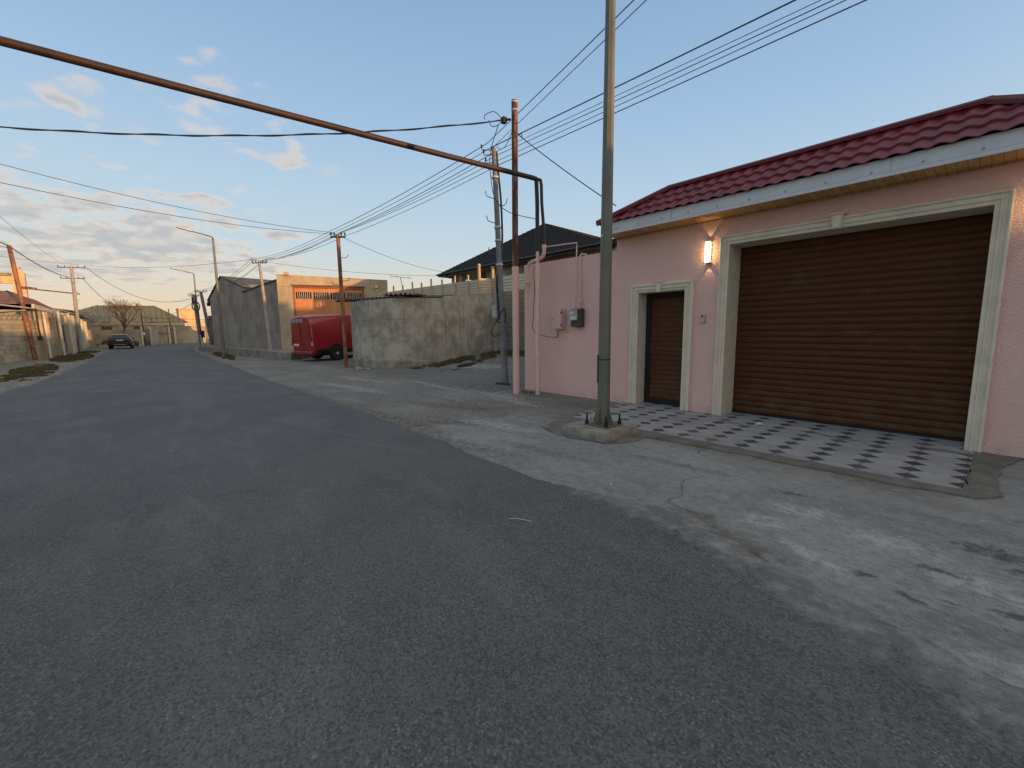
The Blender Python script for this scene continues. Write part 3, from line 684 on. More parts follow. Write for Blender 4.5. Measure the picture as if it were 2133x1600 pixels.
    def tile_face(m, a0, a1, run, rise, place, hipL, hipR):
        """rows of pressed tiles. a along eave, s up the slope"""
        L = math.hypot(run, rise); row = .35; nr = int(math.ceil(L/row)); step = .024; wav = .19
        na = int((a1-a0)/.0158)
        prof = []
        for r in range(nr):
            s0 = r*row; s1 = min((r+1)*row, L)
            for t in (0, .12, .5, 1.0):
                s = lerp(s0, s1, t); hh = step*(1-t) if t > 0 else step
                prof.append((s, hh, r))
            prof.append((s1, 0.0, r))
        nv = Vector((0, -rise/L, run/L))
        V = []; W = na+1
        for s, hh, r in prof:
            fr_ = s/L
            for i in range(W):
                a = lerp(a0, a1, i/na); lo = a0+(hipL*fr_*run); hi = a1-(hipR*fr_*run)
                a = max(lo, min(hi, a))
                c = (a/wav) % 1.0
                wv = (.5+.5*math.cos(2*math.pi*c))**2.0*.028 - .004*math.cos(4*math.pi*c)
                V.append(place(a, fr_*run, fr_*rise, hh+wv))
        m.add(V, [(i*W+j, i*W+j+1, (i+1)*W+j+1, (i+1)*W+j) for i in range(len(prof)-1) for j in range(na)], True)
        # front drip edge below the lowest row
    run = ry-ey; rise = rz-ez; L = math.hypot(run, rise)
    rf = MB()
    tile_face(rf, ex0, ex1, run, rise, lambda a, r, z, h: (a, ey+r-h*rise/L, ez+z+h*run/L), 1, 1)
    tile_face(rf, ex0, ex1, run, rise, lambda a, r, z, h: (a, ey2-r+h*rise/L, ez+z+h*run/L), 1, 1)
    tile_face(rf, ey, ey2, run, rise, lambda a, r, z, h: (ex0+r-h*rise/L, a, ez+z+h*run/L), 1, 1)
    tile_face(rf, ey, ey2, run, rise, lambda a, r, z, h: (ex1-r+h*rise/L, a, ez+z+h*run/L), 1, 1)
    roof = rf.build('roof', M['maroon'], G)
    md = roof.modifiers.new('s', 'SOLIDIFY'); md.thickness = .006; md.offset = -1
    cap = MB()
    R0 = Vector((ex0+run, ry, rz)); R1 = Vector((ex1-run, ry, rz))
    def capbar(a, b, w=.085, h=.05):
        a = Vector(a); b = Vector(b); d = (b-a).normalized(); s = d.cross(Vector((0, 0, 1))).normalized(); u = s.cross(d)
        P = []
        for p in (a, b):
            for (sx, uz) in ((-w, -.035), (-w*.93, .012), (-w*.35, h), (w*.35, h), (w*.93, .012), (w, -.035)): P.append(p+s*sx+u*uz)
        cap.add(P, [(i, i+1, i+7, i+6) for i in range(5)]+[(5, 0, 6, 11), (0, 1, 2, 3, 4, 5), (6, 7, 8, 9, 10, 11)])
    up = Vector((0, 0, .035))
    nseg = 3
    for q in range(nseg): capbar(R0.lerp(R1, q/nseg)+up-Vector((.02, 0, .001*q)), R0.lerp(R1, (q+1)/nseg)+up+Vector((.02, 0, .0)), .085+.001*(q % 2))
    for (rr, e) in ((R0, (ex0-.03, ey-.03, ez)), (R0, (ex0-.03, ey2+.03, ez)), (R1, (ex1+.03, ey-.03, ez)), (R1, (ex1+.03, ey2+.03, ez))):
        capbar(Vector(e)+Vector((0, 0, .045)), Vector(rr)+up+Vector((0, 0, .004)))
    cap.build('ridge_cap', M['maroond'], roof)
    fa = MB(); fz0, fz1 = 3.285, 3.492
    for (x0, x1, y0, y1) in ((ex0+.06, ex1-.06, ey+.04, ey+.065), (ex0+.06, ex1-.06, ey2-.065, ey2-.04), (ex0+.06, ex0+.085, ey+.065, ey2-.065), (ex1-.085, ex1-.06, ey+.065, ey2-.065)):
        fa.box(x0, x1, y0, y1, fz0, fz1)
    fas = fa.build('fascia', M['white'], G)
    s2 = MB(); s2.box(ex0+.055, ex1-.055, ey+.032, ey+.0395, fz0-.002, fz0+.045); s2.build('lower_trim', M['white'], fas)
    s3 = MB(); s3.box(ex0+.055, ex1-.055, ey+.034, ey+.0395, fz0+.0455, fz0+.0515)
    for xj in (-3.75, -.98): s3.box(xj, xj+.004, ey+.036, ey+.0397, fz0+.052, fz1)
    build_each(s3, 'seam', M['whiteline'], fas)
    s4 = MB()
    x = ex0+.35
    while x < ex1-.1: s4.box(x, x+.022, ey+.026, ey+.04, fz0+.075, fz0+.083); s4.box(x+.012, x+.020, ey+.022, ey+.04, fz0+.075, fz0+.095); x += .46
    build_each(s4, 'bracket', M['whiteline'], fas)
    so = MB(); so.box(ex0+.09, ex1-.09, ey+.066, YF-.002, 3.290, 3.310); so.box(ex0+.09, xl-.002, YF-.002, ey2-.07, 3.290, 3.310); so.box(xr+.002, ex1-.09, YF-.002, ey2-.07, 3.290, 3.310)
    so.build('soffit', M['pine'], G)
    pb = MB(); pb.box(xl-.002, xr, YF-.02, YF-.002, 3.262, 3.289); pb.build('soffit_bead', M['pine'], G)
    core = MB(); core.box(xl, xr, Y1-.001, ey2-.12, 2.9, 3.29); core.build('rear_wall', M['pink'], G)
    return G
gatehouse()
def wall_lamp(x, label):
    L = thing('wall_lamp', label, 'wall lamp', (x, YF, 2.76), group='slim lit wall lamps beside the garage frame')
    w, z0, z1 = .042, 2.60, 2.935
    MB().box(x-w+.01, x+w-.01, YF-.03, YF, z0+.02, z1-.02).build('casing', M['lampbody'], L)
    g = MB(); g.box(x-w, x+w, YF-.095, YF-.075, z0, z1); bevel(g.build('lamp_glass', M['glow'], L), .006)
    s = MB(); s.box(x-w+.012, x+w-.012, YF-.074, YF-.031, z0+.03, z1-.03); s.build('diffuser', M['glowside'], L)
    c = MB(); c.box(x-w-.002, x+w+.002, YF-.097, YF-.0, z1+.001, z1+.010); c.box(x-w-.002, x+w+.002, YF-.097, YF-.0, z0-.010, z0-.001)
    build_each(c, 'cap', M['lampbody'], L)
    for zz, s_ in ((z1+.03, 1), (z0-.03, -1)):
        d = bpy.data.lights.new('lamp_beam', 'SPOT'); d.energy = 1.5; d.color = (1, .66, .28); d.spot_size = math.radians(66); d.spot_blend = .15; d.shadow_soft_size = .01
        o = bpy.data.objects.new('lamp_beam', d); COL.objects.link(o); o.parent = L; o.location = (0, -.035, zz-2.76)
        o.rotation_euler = (math.radians(180+6) if s_ > 0 else math.radians(-6), 0, 0)
wall_lamp(-3.285, 'slim lit wall lamp between the brown door and the garage shutter')
wall_lamp(.27, 'slim lit wall lamp on the far right side of the garage frame')
def intercom():
    I = thing('intercom', 'small silver door intercom on the pink strip between door and garage', 'intercom', (-3.345, YF, 1.67))
    bevel(MB().box(-3.385, -3.305, YF-.035, YF, 1.595, 1.745).build('body', M['steel'], I), .006)
    MB().disc((-3.345, YF-.037, 1.71), (0, 1, 0), .017, .012, 16).build('camera_lens', M['black'], I)
    MB().disc((-3.345, YF-.037, 1.635), (0, 1, 0), .010, .01, 12).build('button', M['plate'], I)
intercom()
# low pink boundary wall running on to the left and its return down the lane
w = MB(); w.prism([(-7.84, YF), (-5.142, YF), (-5.142, YF+.25), (-7.62, YF+.25), (-7.62, 13.5), (-7.84, 13.5)], -.3, [3.09, 3.07, 3.07, 3.09, 3.09, 3.09])
tag(w.build('boundary_wall', M['pink']), 'plain pink stucco yard wall carrying the meters left of the gatehouse', 'wall')
w = MB(); w.prism([(.522, YF+.02), (9, YF+.02), (9, YF+.27), (.522, YF+.27)], -.3, 3.07)
tag(w.build('boundary_wall', M['pink']), 'pink stucco yard wall on the right-hand end of the gatehouse', 'wall')

# meters and pipes on the wall -------------------------------------------------
def electric_box():
    B = thing('electric_box', 'pink painted metal meter box on the pink wall', 'meter box', (-6.58, YF, 1.74))
    bevel(MB().box(-6.74, -6.46, YF-.17, YF, 1.52, 1.97).build('cabinet', M['pinkdark'], B), .006)
    MB().box(-6.725, -6.475, YF-.178, YF-.171, 1.535, 1.955).build('door', M['pinkdark'], B)
    MB().disc((-6.70, YF-.18, 1.74), (0, 1, 0), .012, .012, 10).build('lock', M['black'], B)
    h = MB(); h.box(-6.478, -6.455, YF-.176, YF-.15, 1.86, 1.91); h.box(-6.478, -6.455, YF-.176, YF-.15, 1.58, 1.63); build_each(h, 'hinge', M['black'], B)
    g = MB(); g.tube([(-6.66, YF-.09, 1.52), (-6.66, YF-.09, 1.48)], .018, 8); g.tube([(-6.53, YF-.09, 1.52), (-6.53, YF-.09, 1.485)], .018, 8)
    g.tube([(-6.53, YF-.09, 1.485), (-6.52, YF-.1, 1.45), (-6.46, YF-.09, 1.45), (-6.43, YF-.03, 1.55)], .008, 6)
    build_each(g, 'cable_gland', M['pinkpaint'], B)
electric_box()
def gas_meter():
    B = thing('gas_meter', 'grey gas meter with clear cover beside the pink meter box', 'gas meter', (-6.06, YF, 1.76))
    bevel(MB().box(-6.22, -5.93, YF-.14, YF-.0, 1.565, 1.955).build('body', M['meterdark'], B), .02, 3)
    bevel(MB().box(-6.20, -6.00, YF-.19, YF-.141, 1.70, 1.94).build('housing', M['meter'], B), .01)
    MB().box(-6.19, -6.10, YF-.195, YF-.191, 1.83, 1.90).build('dial_window', M['meterg'], B)
    MB().box(-6.185, -6.015, YF-.194, YF-.191, 1.715, 1.79).build('cover', M['meterg'], B)
gas_meter()
m = MB()
m.tube([(-6.80, 7.02, 3.33), (-6.12, YF-.06, 3.36), (-6.12, YF-.06, 3.30), (-6.145, YF-.07, 2.4), (-6.17, YF-.08, 1.98)], .013, 8)
m.tube([(-6.17, YF-.08, 2.0), (-6.17, YF-.08, 1.94)], .022, 8)
tag(m.build('gas_branch_pipe', M['pinkpaint']), 'thin pink gas pipe with a bent frame top above the gas meter', 'pipe')
V_ = thing('gas_branch_pipe', 'thin pink gas pipe with a small tap right above the gas meter', 'pipe', (-6.02, YF-.05, 1.95))
m = MB(); m.tube([(-6.0, YF+.12, 3.115), (-6.02, YF-.02, 3.12), (-6.03, YF-.05, 3.08), (-6.02, YF-.05, 2.5), (-6.04, YF-.07, 1.95)], .015, 8)
m.tube([(-6.03, YF-.06, 2.27), (-6.03, YF-.06, 2.23)], .024, 8); m.tube([(-6.035, YF-.065, 2.02), (-6.035, YF-.065, 1.95)], .026, 8); m.build('tube', M['pinkpaint'], V_)
m = MB(); m.tube([(-6.03, YF-.06, 2.15), (-5.97, YF-.09, 2.12)], .016, 8); m.box(-5.99, -5.94, YF-.13, YF-.07, 2.08, 2.125); m.build('tap', M['pinkpaint'], V_)

# big gas pipe across the street -----------------------------------------------
def gas_pipe():
    Rt = Vector((-6.96, 6.97, 4.80)); d = Vector((.095, .9955, 0))
    m = MB(); m.tube([Rt-d*22, Rt-d*6+Vector((0, 0, -.015)), Rt-d*.10, Rt-d*.02+Vector((0, 0, -.012))], .050, 16)
    o = tag(m.build('gas_main', M['rustpipe']), 'thick rusty gas pipe crossing high over the street', 'pipe')
    m = MB(); m.tube([Rt+Vector((0, -.03, -.04)), Rt+Vector((-.005, 0, -.5)), Rt+Vector((0, 0, -1.55))], .046, 12)
    R1 = thing('gas_riser', 'straight black pipe turning pink down the wall below the gas pipe end', 'pipe', (-6.96, 6.97, 0))
    m.build('upper_tube', M['blackpipe'], R1)
    m = MB(); m.tube([(-6.96, 6.97, 3.32), (-6.96, 6.97, 2.9)], .036, 12); m.tube([(-6.96, 6.97, 2.98), (-6.955, 6.97, -.05)], .056, 14)
    m.build('lower_tube', M['pinkpaint'], R1)
    P2 = thing('gas_riser', 'leaning black pipe ending in a pink elbow over the wall top', 'pipe', (-6.86, 6.98, 3.2))
    m = MB(); m.tube([Rt+Vector((0, .04, .0)), Rt+Vector((.055, .045, -.03)), Rt+Vector((.085, .04, -.14)), (-6.855, 7.0, 4.3), (-6.80, 7.02, 3.62), (-6.80, 7.02, 3.30)], .036, 10)
    m.build('upper_tube', M['blackpipe'], P2)
    m = MB(); m.tube([(-6.80, 7.02, 3.34), (-6.80, 7.02, 3.22), (-6.83, 7.02, 3.14), (-6.92, 7.02, 3.09), (-7.18, 7.02, 3.06), (-7.27, 7.02, 3.03), (-7.33, 7.02, 2.93), (-7.34, 7.02, 2.74), (-7.34, 7.02, 2.55)], .042, 12)
    m.tube([(-6.80, 7.02, 3.38), (-6.80, 7.02, 3.30)], .05, 12)
    m.tube([(-7.34, 7.02, 2.62), (-7.34, 7.02, 2.585)], .075, 12); m.tube([(-7.34, 7.02, 2.565), (-7.34, 7.02, 2.53)], .075, 12); m.tube([(-7.34, 7.02, 2.53), (-7.34, 7.02, 2.38)], .042, 12); m.tube([(-7.34, 7.02, 2.46), (-7.43, 6.8, 2.46)], .02, 8)
    e = m.build('elbow', M['pinkpaint'], P2)
    m = MB(); m.tube([(-7.18, 7.0, 3.03), (-7.20, 7.0, 2.62)], .014, 8); m.build('bypass', M['pinkpaint'], P2)
gas_pipe()
m = MB(); C = [(-7.0, 6.91, 2.95), (-7.02, 6.91, 2.75), (-6.99, 6.91, 2.4), (-7.03, 6.92, 2.1), (-7.06, 6.93, 1.75), (-7.10, 6.94, 1.58), (-7.02, 6.98, 1.44), (-6.9, 7.15, 1.36), (-6.8, YF-.04, 1.33), (-6.7, YF-.03, 1.36), (-6.67, YF-.07, 1.47)]
def spline(pts, n=6):
    P = [Vector(p) for p in pts]; out = []
    for i in range(len(P)-1):
        p0 = P[max(i-1, 0)]; p1 = P[i]; p2 = P[i+1]; p3 = P[min(i+2, len(P)-1)]
        for k in range(n):
            t = k/n; out.append(.5*((2*p1)+(p2-p0)*t+(2*p0-5*p1+4*p2-p3)*t*t+(3*p1-3*p2+p3-p0)*t**3))
    out.append(P[-1]); return out
m.tube(spline(C), .007, 6); tag(m.build('cable', M['cable']), 'black cable hanging in a loop down the pink pipe to the pink meter box', 'cable')

# ---------------------------------------------------------------- poles
def brown_pole():
    B = thing('utility_pole', 'thick rusty steel pole painted pink at the bottom, beside the pink wall corner', 'pole', (-7.43, 6.72, 0))
    MB().tube([(-7.43, 6.72, 2.93), (-7.41, 6.72, 6.50)], .068, 16).build('upper_pole', M['rustpole'], B)
    MB().tube([(-7.43, 6.72, -.1), (-7.43, 6.72, 2.95)], .077, 16).build('painted_foot', M['pinkpaint'], B)
    m = MB()
    for z in (6.46, 6.30): m.tube([(-7.41, 6.72, z-.012), (-7.41, 6.72, z+.012)], .073, 16)
    build_each(m, 'band', M['plate'], B)
    m = MB(); m.tube([(-7.48, 6.66, 6.12), (-7.60, 6.58, 6.12)], .025, 8); m.box(-7.66, -7.56, 6.53, 6.63, 6.06, 6.18); m.tube([(-7.35, 6.76, 5.78), (-7.28, 6.80, 5.80), (-7.26, 6.8, 5.72)], .012, 6)
    build_each(m, 'cable_clamp', M['black'], B)
    m = MB(); m.tube(spline([(-7.62, 6.56, 6.12), (-7.72, 6.4, 6.28), (-7.86, 6.25, 6.22), (-7.82, 6.2, 6.10)]), .008, 6)
    m.tube(spline([(-7.80, 6.3, 6.10), (-7.74, 6.34, 5.97), (-7.66, 6.45, 6.0), (-7.62, 6.52, 6.1)]), .008, 6)
    m.build('cable_loop', M['cable'], B)
brown_pole()
def grey_pole():
    B = thing('utility_pole', 'leaning grey concrete pole with black cable and hooks behind the pink painted pole', 'pole', (-9.0, 7.73, 0))
    b = Vector((-9.0, 7.73, -.1)); t = Vector((-9.40, 7.75, 6.40))
    MB().tube([b, b.lerp(t, .5), t], [.095, .08, .062], 12).build('shaft', M['greypole'], B)
    def at(z, dx=0, dy=0): q = b.lerp(t, (z+.1)/6.5); return q+Vector((dx, dy, 0))
    m = MB()
    for z, s in ((5.05, -1), (4.4, -1), (4.85, 1), (3.55, -1)):
        m.tube([at(z), at(z, .5*.28*s*.75, .28*s*.66)+Vector((0, 0, .05)), at(z, .27*s*.66, .27*s*.75)+Vector((0, 0, .10)), at(z, .29*s*.66, .29*s*.75)+Vector((0, 0, .22))], .011, 6)
    build_each(m, 'hook', M['wire'], B)
    m = MB()
    for z in (5.62, 3.95, 3.30, 4.3): m.tube([at(z-.02), at(z+.02)], .098, 12)
    build_each(m, 'band', M['plate'], B)
    m = MB(); o_ = (.066, .075)
    m.tube(spline([at(6.3, .05, .05), at(5.6, .07, .07), at(4.9, .09, .09), at(3.9, .07, .08), at(3.2, .03, -.02), at(2.9, -.05, -.09), at(2.2, -.03, -.10), at(1.85, .0, -.10)]), .028, 8)
    m.build('cable', M['cable'], B)
    m = MB(); c0 = at(1.75, -.02, -.12)
    Rr = Vector((.66, .75, 0)); Uz = Vector((0, 0, 1)); nn = Vector((-.75, .66, 0))*.0
    def loop(cx, cz, rx, rz, a0, a1): return [c0+Rr*(cx+rx*math.cos(lerp(a0, a1, i/18)))+Uz*(cz+rz*math.sin(lerp(a0, a1, i/18))) for i in range(19)]
    m.tube(spline([at(2.3, 0, -.12), c0+Rr*.0+Uz*.15, c0-Rr*.16-Uz*.15, c0-Rr*.20-Uz*.33, c0-Rr*.08-Uz*.42, c0+Rr*.02-Uz*.3]), .015, 6)
    m.tube(spline([c0-Rr*.03+Uz*.0, c0+Rr*.08+Uz*.25, c0+Rr*.17+Uz*.36, c0+Rr*.20+Uz*.2, c0+Rr*.16-Uz*.02, c0+Rr*.04-Uz*.03, c0-Rr*.06-Uz*.02]), .017, 6)
    m.build('cable_coil', M['cable'], B)
    m = MB(); c = at(2.02, -.17*.66-.02, -.19*.75-.02); m.obox(c, Rr*.055, Vector((-.75, .66, 0))*.05, Uz*.17); bevel(m.build('cabinet', M['boxwhite'], B), .008)
    m = MB()
    for z, s, L in ((6.34, -1, .26), (6.18, 1, .20), (6.22, -1, .2), (6.05, 1, .16), (6.02, -1, .14)):
        e = at(z)+Vector((-.2, s*L, 0)); m.tube([at(z), e, e+Vector((0, 0, .10))], .011, 6); m.tube([e+Vector((0, 0, .05)), e+Vector((0, 0, .13))], .025, 8)
    build_each(m, 'insulator_arm', M['black'], B)
    return at
grey_pole()
def post_pole(name, base, top, r0, r1, mat, label, arms=(), hooks=(), cat='pole'):
    B = thing(name, label, cat, base); b = Vector(base); t = Vector(top)
    MB().tube([b-Vector((0, 0, .1)), t], [r0, r1], 12).build('shaft', mat, B)
    for (f, hw, dirv) in arms:
        m = MB(); c = b.lerp(t, f); d = Vector(dirv).normalized()
        m.obox(c, d*hw, Vector((0, 0, 1)).cross(d)*.03, Vector((0, 0, .028)))
        for s in (-1, -.5, .5, 1): m.tube([c+d*hw*s*.95, c+d*hw*s*.95+Vector((0, 0, .10))], .012, 6); m.tube([c+d*hw*s*.95+Vector((0, 0, .07)), c+d*hw*s*.95+Vector((0, 0, .17))], .035, 8)
        m.build('crossarm', M['black'], B)
    if hooks:
        m = MB()
        for f, s in hooks:
            c = b.lerp(t, f); m.tube([c, c+Vector((.2*s, .22*s, .02)), c+Vector((.26*s, .28*s, .14))], .012, 6)
        build_each(m, 'hook', M['wire'], B)
    return B
DL = (.2, 1, 0)
post_pole('utility_pole', (-18.03, 6.63, 0), (-18.04, 6.60, 5.42), .075, .075, M['orangepole'], 'orange rusty steel pole standing in front of the red van', [(.985, .30, (.66, .75, 0))], [(.83, 1), (.66, 1), (.63, -1), (.53, 1), (.53, -1)])
post_pole('utility_pole', (-30.2, 6.42, .4), (-30.35, 6.22, 5.85), .12, .075, M['concpole'], 'slender concrete pole leaning on the dark grey warehouse wall', [(.985, .45, (.66, .75, 0))], [(.75, -1)])
post_pole('utility_pole', (-38.46, -4.55, 0), (-38.7, -4.95, 6.7), .12, .10, M['orangepole'], 'thick rusty pole leaning in front of the whitewashed block wall', [], [(.80, 1)])
post_pole('utility_pole', (-54.39, -3.62, 0), (-54.2, -3.5, 7.45), .16, .11, M['concpole'], 'pale concrete pole with two crossarms beyond the leaning rusty pole', [(.985, .95, (.4, 1, 0)), (.86, .85, (.4, 1, 0))], [(.7, 1), (.55, -1), (.6, 1)])
post_pole('utility_pole', (-47.2, 5.35, .3), (-47, 4.84, 5.2), .15, .12, M['greypole'], 'dark pole with a short crossarm at the end of the warehouse kerb', [(.99, .45, (.4, 1, 0))], [(.6, 1)])
B = post_pole('utility_pole', (-50.5, 4.85, .1), (-50.5, 4.62, 5.15), .15, .12, M['greypole'], 'far dark pole hung with a coil of cable and tangled wires', [(.97, .4, (.4, 1, 0))], [(.8, -1), (.7, 1)])
m = MB(); c = Vector((-50.3, 4.70, 4.05)); m.tube([c+Vector((.66, .75, 0))*(.36*math.cos(a*math.pi/10))+Vector((0, 0, .40*math.sin(a*math.pi/10))) for a in range(21)], .05, 6); m.box(-50.7, -50.4, 4.45, 4.8, 4.3, 4.9); m.build('cable_coil', M['cable'], B)
m = MB(); m.tube([(-49.0, 4.75, 1.3), (-49.0, 4.68, 4.1)], .085, 10)
B = thing('gas_post', 'short dark rusty post with white foot beside the coil pole at the bend', 'post', (-49, 4.75, 0)); m.build('upper_post', M['rustpole'], B)
MB().tube([(-48.9, 4.85, -.05), (-49.0, 4.75, 1.32)], .09, 10).build('white_foot', M['whitepole'], B)
MB().box(-49.1, -48.7, 4.72, 5.0, 1.1, 1.75).build('meter_box', M['black'], B)

def street_lamp(x, y, z, h, rbase, rtop, armdir, armlen, label, plinth=False):
    L = thing('street_lamp', label, 'street lamp', (x, y, z), group='grey green octagonal street lamps')
    n = 8; a0 = math.pi/8; pr = []
    s = MB()
    for (zz, r) in ((z+.0, rbase), (z+h, rtop)):
        for k in range(n): a = a0+k*math.pi/4; pr.append((x+r*math.cos(a), y+r*math.sin(a), zz))
    s.add(pr, [(k, (k+1) % n, (k+1) % n+n, k+n) for k in range(n)]+[tuple(range(n, 2*n)), tuple(range(n-1, -1, -1))])
    s.build('pole', M['lamppole'], L)
    d = Vector((*armdir, 0)).normalized(); top = Vector((x, y, z+h))
    m = MB(); m.tube([top-Vector((0, 0, .3)), top-Vector((0, 0, .02)), top+d*.08+Vector((0, 0, .05)), top+d*armlen+Vector((0, 0, armlen*.22))], [.04, .04, .038, .03], 8); m.build('arm', M['lamppole'], L)
    e = top+d*armlen+Vector((0, 0, armlen*.22)); ax = (d+Vector((0, 0, .22))).normalized(); sd_ = ax.cross(Vector((0, 0, 1))).normalized(); u = sd_.cross(ax)
    m = MB(); m.obox(e+ax*.30, ax*.33, sd_*.11, u*.03); m.obox(e+ax*.12+u*.05, ax*.12, sd_*.07, u*.022); bevel(m.build('lamp_head', M['lampbody'], L), .012)
    if plinth:
        # base plate, gussets, bolts
        m = MB(); m.box(x-.19, x+.19, y-.19, y+.19, z-.012, z+.006)
        m.build('base_plate', M['lamppole'], L)
        m = MB()
        for k in range(4):
            a = k*math.pi/2; d2 = Vector((math.cos(a), math.sin(a), 0)); s2 = Vector((-d2.y, d2.x, 0))*.006; c = Vector((x, y, z+.006))
            P = [c+d2*(rbase*.9), c+d2*.165, c+d2*.165+Vector((0, 0, .05)), c+d2*(rbase*.99)+Vector((0, 0, .24)), c+d2*(rbase*.9)+Vector((0, 0, .24))]
            m.slab([p-s2 for p in P], s2*2)
        build_each(m, 'gusset', M['lamppole'], L)
        for (sx, sy) in ((-1, -1), (1, 1), (1, -1), (-1, 1)):
            m = MB(); bx, by = x+sx*.165, y+sy*.165
            m.tube([(bx, by, z), (bx, by, z+.15)], .013, 8); m.tube([(bx, by, z+.006), (bx, by, z+.04)], .028, 6, smooth=False); m.tube([(bx, by, z+.04), (bx, by, z+.07)], .020, 8)
            m.build('anchor_bolt', M['black'], L)
        m = MB(); m.tube([(x, y, .93+z), (x, y, .94+z)], rbase*.99, 24); m.build('clamp_band', M['blackpipe'], L)
        m = MB(); a = Vector((-.66, -.75, 0)); c = Vector((x, y, z+.80))+a*(rbase*.93)
        m.obox(c, a*.008, Vector((.75, -.66, 0))*.03, Vector((0, 0, .20))); m.build('hatch', M['black'], L)
        m = MB(); c = Vector((x, y, z+2.62))+Vector((.25, -1, 0)).normalized()*(rbase*.87)+Vector((-.03, 0, 0)); m.obox(c, (.012, 0, 0), (0, .004, 0), (0, 0, .012)); m.build('sticker', M['plate'], L)
        B = MB(); k = .385
        V0 = []
        for zz, kk in ((-.06, k+.012), (.075, k+.004), (.130, k-.012)):
            for (sx, sy) in ((-1, -1), (1, -1), (1, 1), (-1, 1)): V0.append((x-.03+sx*kk, y-.04+sy*kk, zz))
        B.add(V0, [(0, 3, 2, 1), (8, 9, 10, 11)]+[(i+4*q, (i+1) % 4+4*q, (i+1) % 4+4+4*q, i+4+4*q) for q in (0, 1) for i in range(4)])
        ob = B.build('plinth', M['plinth'], L)
        bm = bmesh.new(); bm.from_mesh(ob.data); bmesh.ops.subdivide_edges(bm, edges=bm.edges[:], cuts=7, use_grid_fill=True)
        for v in bm.verts:
            w_ = v.co; q = noise.noise_vector(Vector((w_.x*6, w_.y*6, w_.z*9)))*.007; v.co += Vector((q.x, q.y, 0))+Vector((1, 1, 0))*(.03*max(0, noise.noise(Vector((w_.x*2.2, w_.y*2.2, 5)))-.35))
        bm.to_mesh(ob.data); bm.free()
    return L
street_lamp(-3.63, 4.97, .145, 8.2, .093, .052, (-.1, -1), 1.3, 'tall grey green street lamp bolted to a concrete plinth in front of the pink wall', True)
street_lamp(-31.4, 4.09, 0, 7.16, .10, .055, (0, -1), 1.05, 'street lamp standing in grass before the dark grey warehouse')
street_lamp(-52.5, 5.0, 0, 7.3, .10, .055, (-.1, -1), 1.2, 'small far street lamp behind the warehouse end poles')
street_lamp(-84, 8.9, 0, 7.3, .10, .055, (-.3, -1), 1.2, 'tiny farthest street lamp just beyond the bend')

# ---------------------------------------------------------------- wires
def wire(a, b, sag=.3, r=.009, label='', group=None, mat=None, n=18, name='wire', twist=False):
    a = Vector(a); b = Vector(b); P = []
    for i in range(n+1):
        t = i/n; p = a.lerp(b, t); p.z -= 4*sag*t*(1-t); P.append(p)
    m = MB(); m.tube(P, r, 5)
    if twist:
        Q = []
        k = int((b-a).length/.12)
        for i in range(k+1):
            t = i/k; p = a.lerp(b, t); p.z -= 4*sag*t*(1-t); Q.append(p+Vector((0, math.sin(i*.55)*r*1.3, math.cos(i*.55)*r*1.3)))
        m.tube(Q, r*.8, 4)
    return tag(m.build(name, mat or M['wire']), label, 'wire', group)
Gt = [(-9.35, 7.50, 6.44), (-9.4, 7.62, 6.36), (-9.4, 7.72, 6.26), (-9.38, 7.80, 6.20), (-9.4, 7.88, 6.10), (-9.4, 7.95, 6.02)]
G1 = 'wires from grey pole toward the orange pole'; G0 = 'wires over the maroon roof'
ends = [(-2.41, 7.55, 6.20), (-2.12, 7.7, 6.12), (-1.98, 7.75, 6.07), (-1.86, 7.78, 6.01), (-1.6, 7.85, 5.93)]
ORD = ('topmost', 'second from top', 'third from top', 'fourth from top', 'fifth from top', 'lowest')
for g_, e, r, od in zip(Gt[1:], ends, (.013, .006, .008, .007, .010), ('topmost', 'second', 'third', 'fourth', 'lowest')):
    g_ = Vector(g_); e = Vector(e); q = g_+(e-g_)*2.3
    wire(g_, q, .03, r, od+' of the five slanting wires passing over the maroon roof', G0)
wire(Gt[0], Vector(Gt[0])+(Vector((-3.75, 5.80, 6.22))-Vector(Gt[0]))*2.2, .02, .009, 'steep wire rising right from the grey pole, left one of two', None)
wire((-9.35, 7.6, 6.3), Vector((-9.35, 7.6, 6.3))+(Vector((-3.5, 5.72, 6.05))-Vector((-9.35, 7.6, 6.3)))*2.2, .02, .007, 'steep wire rising right from the grey pole, right one of two', None)
A7 = [Vector((-18.04, 6.60, 5.46))+Vector((.66, .75, 0))*s+Vector((0, 0, dz)) for s, dz in ((-.30, .12), (-.15, .06), (0, .02), (.15, .05), (.30, .10), (.2, -.12))]
for g_, a, r, od in zip(Gt, A7, (.010, .008, .010, .008, .008, .008), ORD):
    wire(g_, a, .10, r, od+' of six wires between the grey pole and the orange pole', G1)
Ab = [Vector((-30.35, 6.22, 5.93))+Vector((.66, .75, 0))*s+Vector((0, 0, dz)) for s, dz in ((-.45, .10), (-.25, .05), (-.1, -.05), (.1, -.10), (.25, .02), (.45, .1))]
for a, b, od in zip(A7, Ab, ('leftmost', 'second', 'third', 'fourth', 'fifth', 'rightmost')): wire(a, b, .22, .009, od+' of six wires between the orange pole and the slender concrete pole', 'wires past the van')
Ac = [Vector((-47, 4.84, 5.25))+Vector((.4, 1, 0)).normalized()*s for s in (-.45, -.25, .25, .45)]
for a, b, od in zip([Ab[0], Ab[1], Ab[3], Ab[5]], Ac, ('first', 'second', 'third', 'last')): wire(a, b, .45, .010, od+' wire running from the slender concrete pole down past the warehouse gable', 'wires past the warehouse')
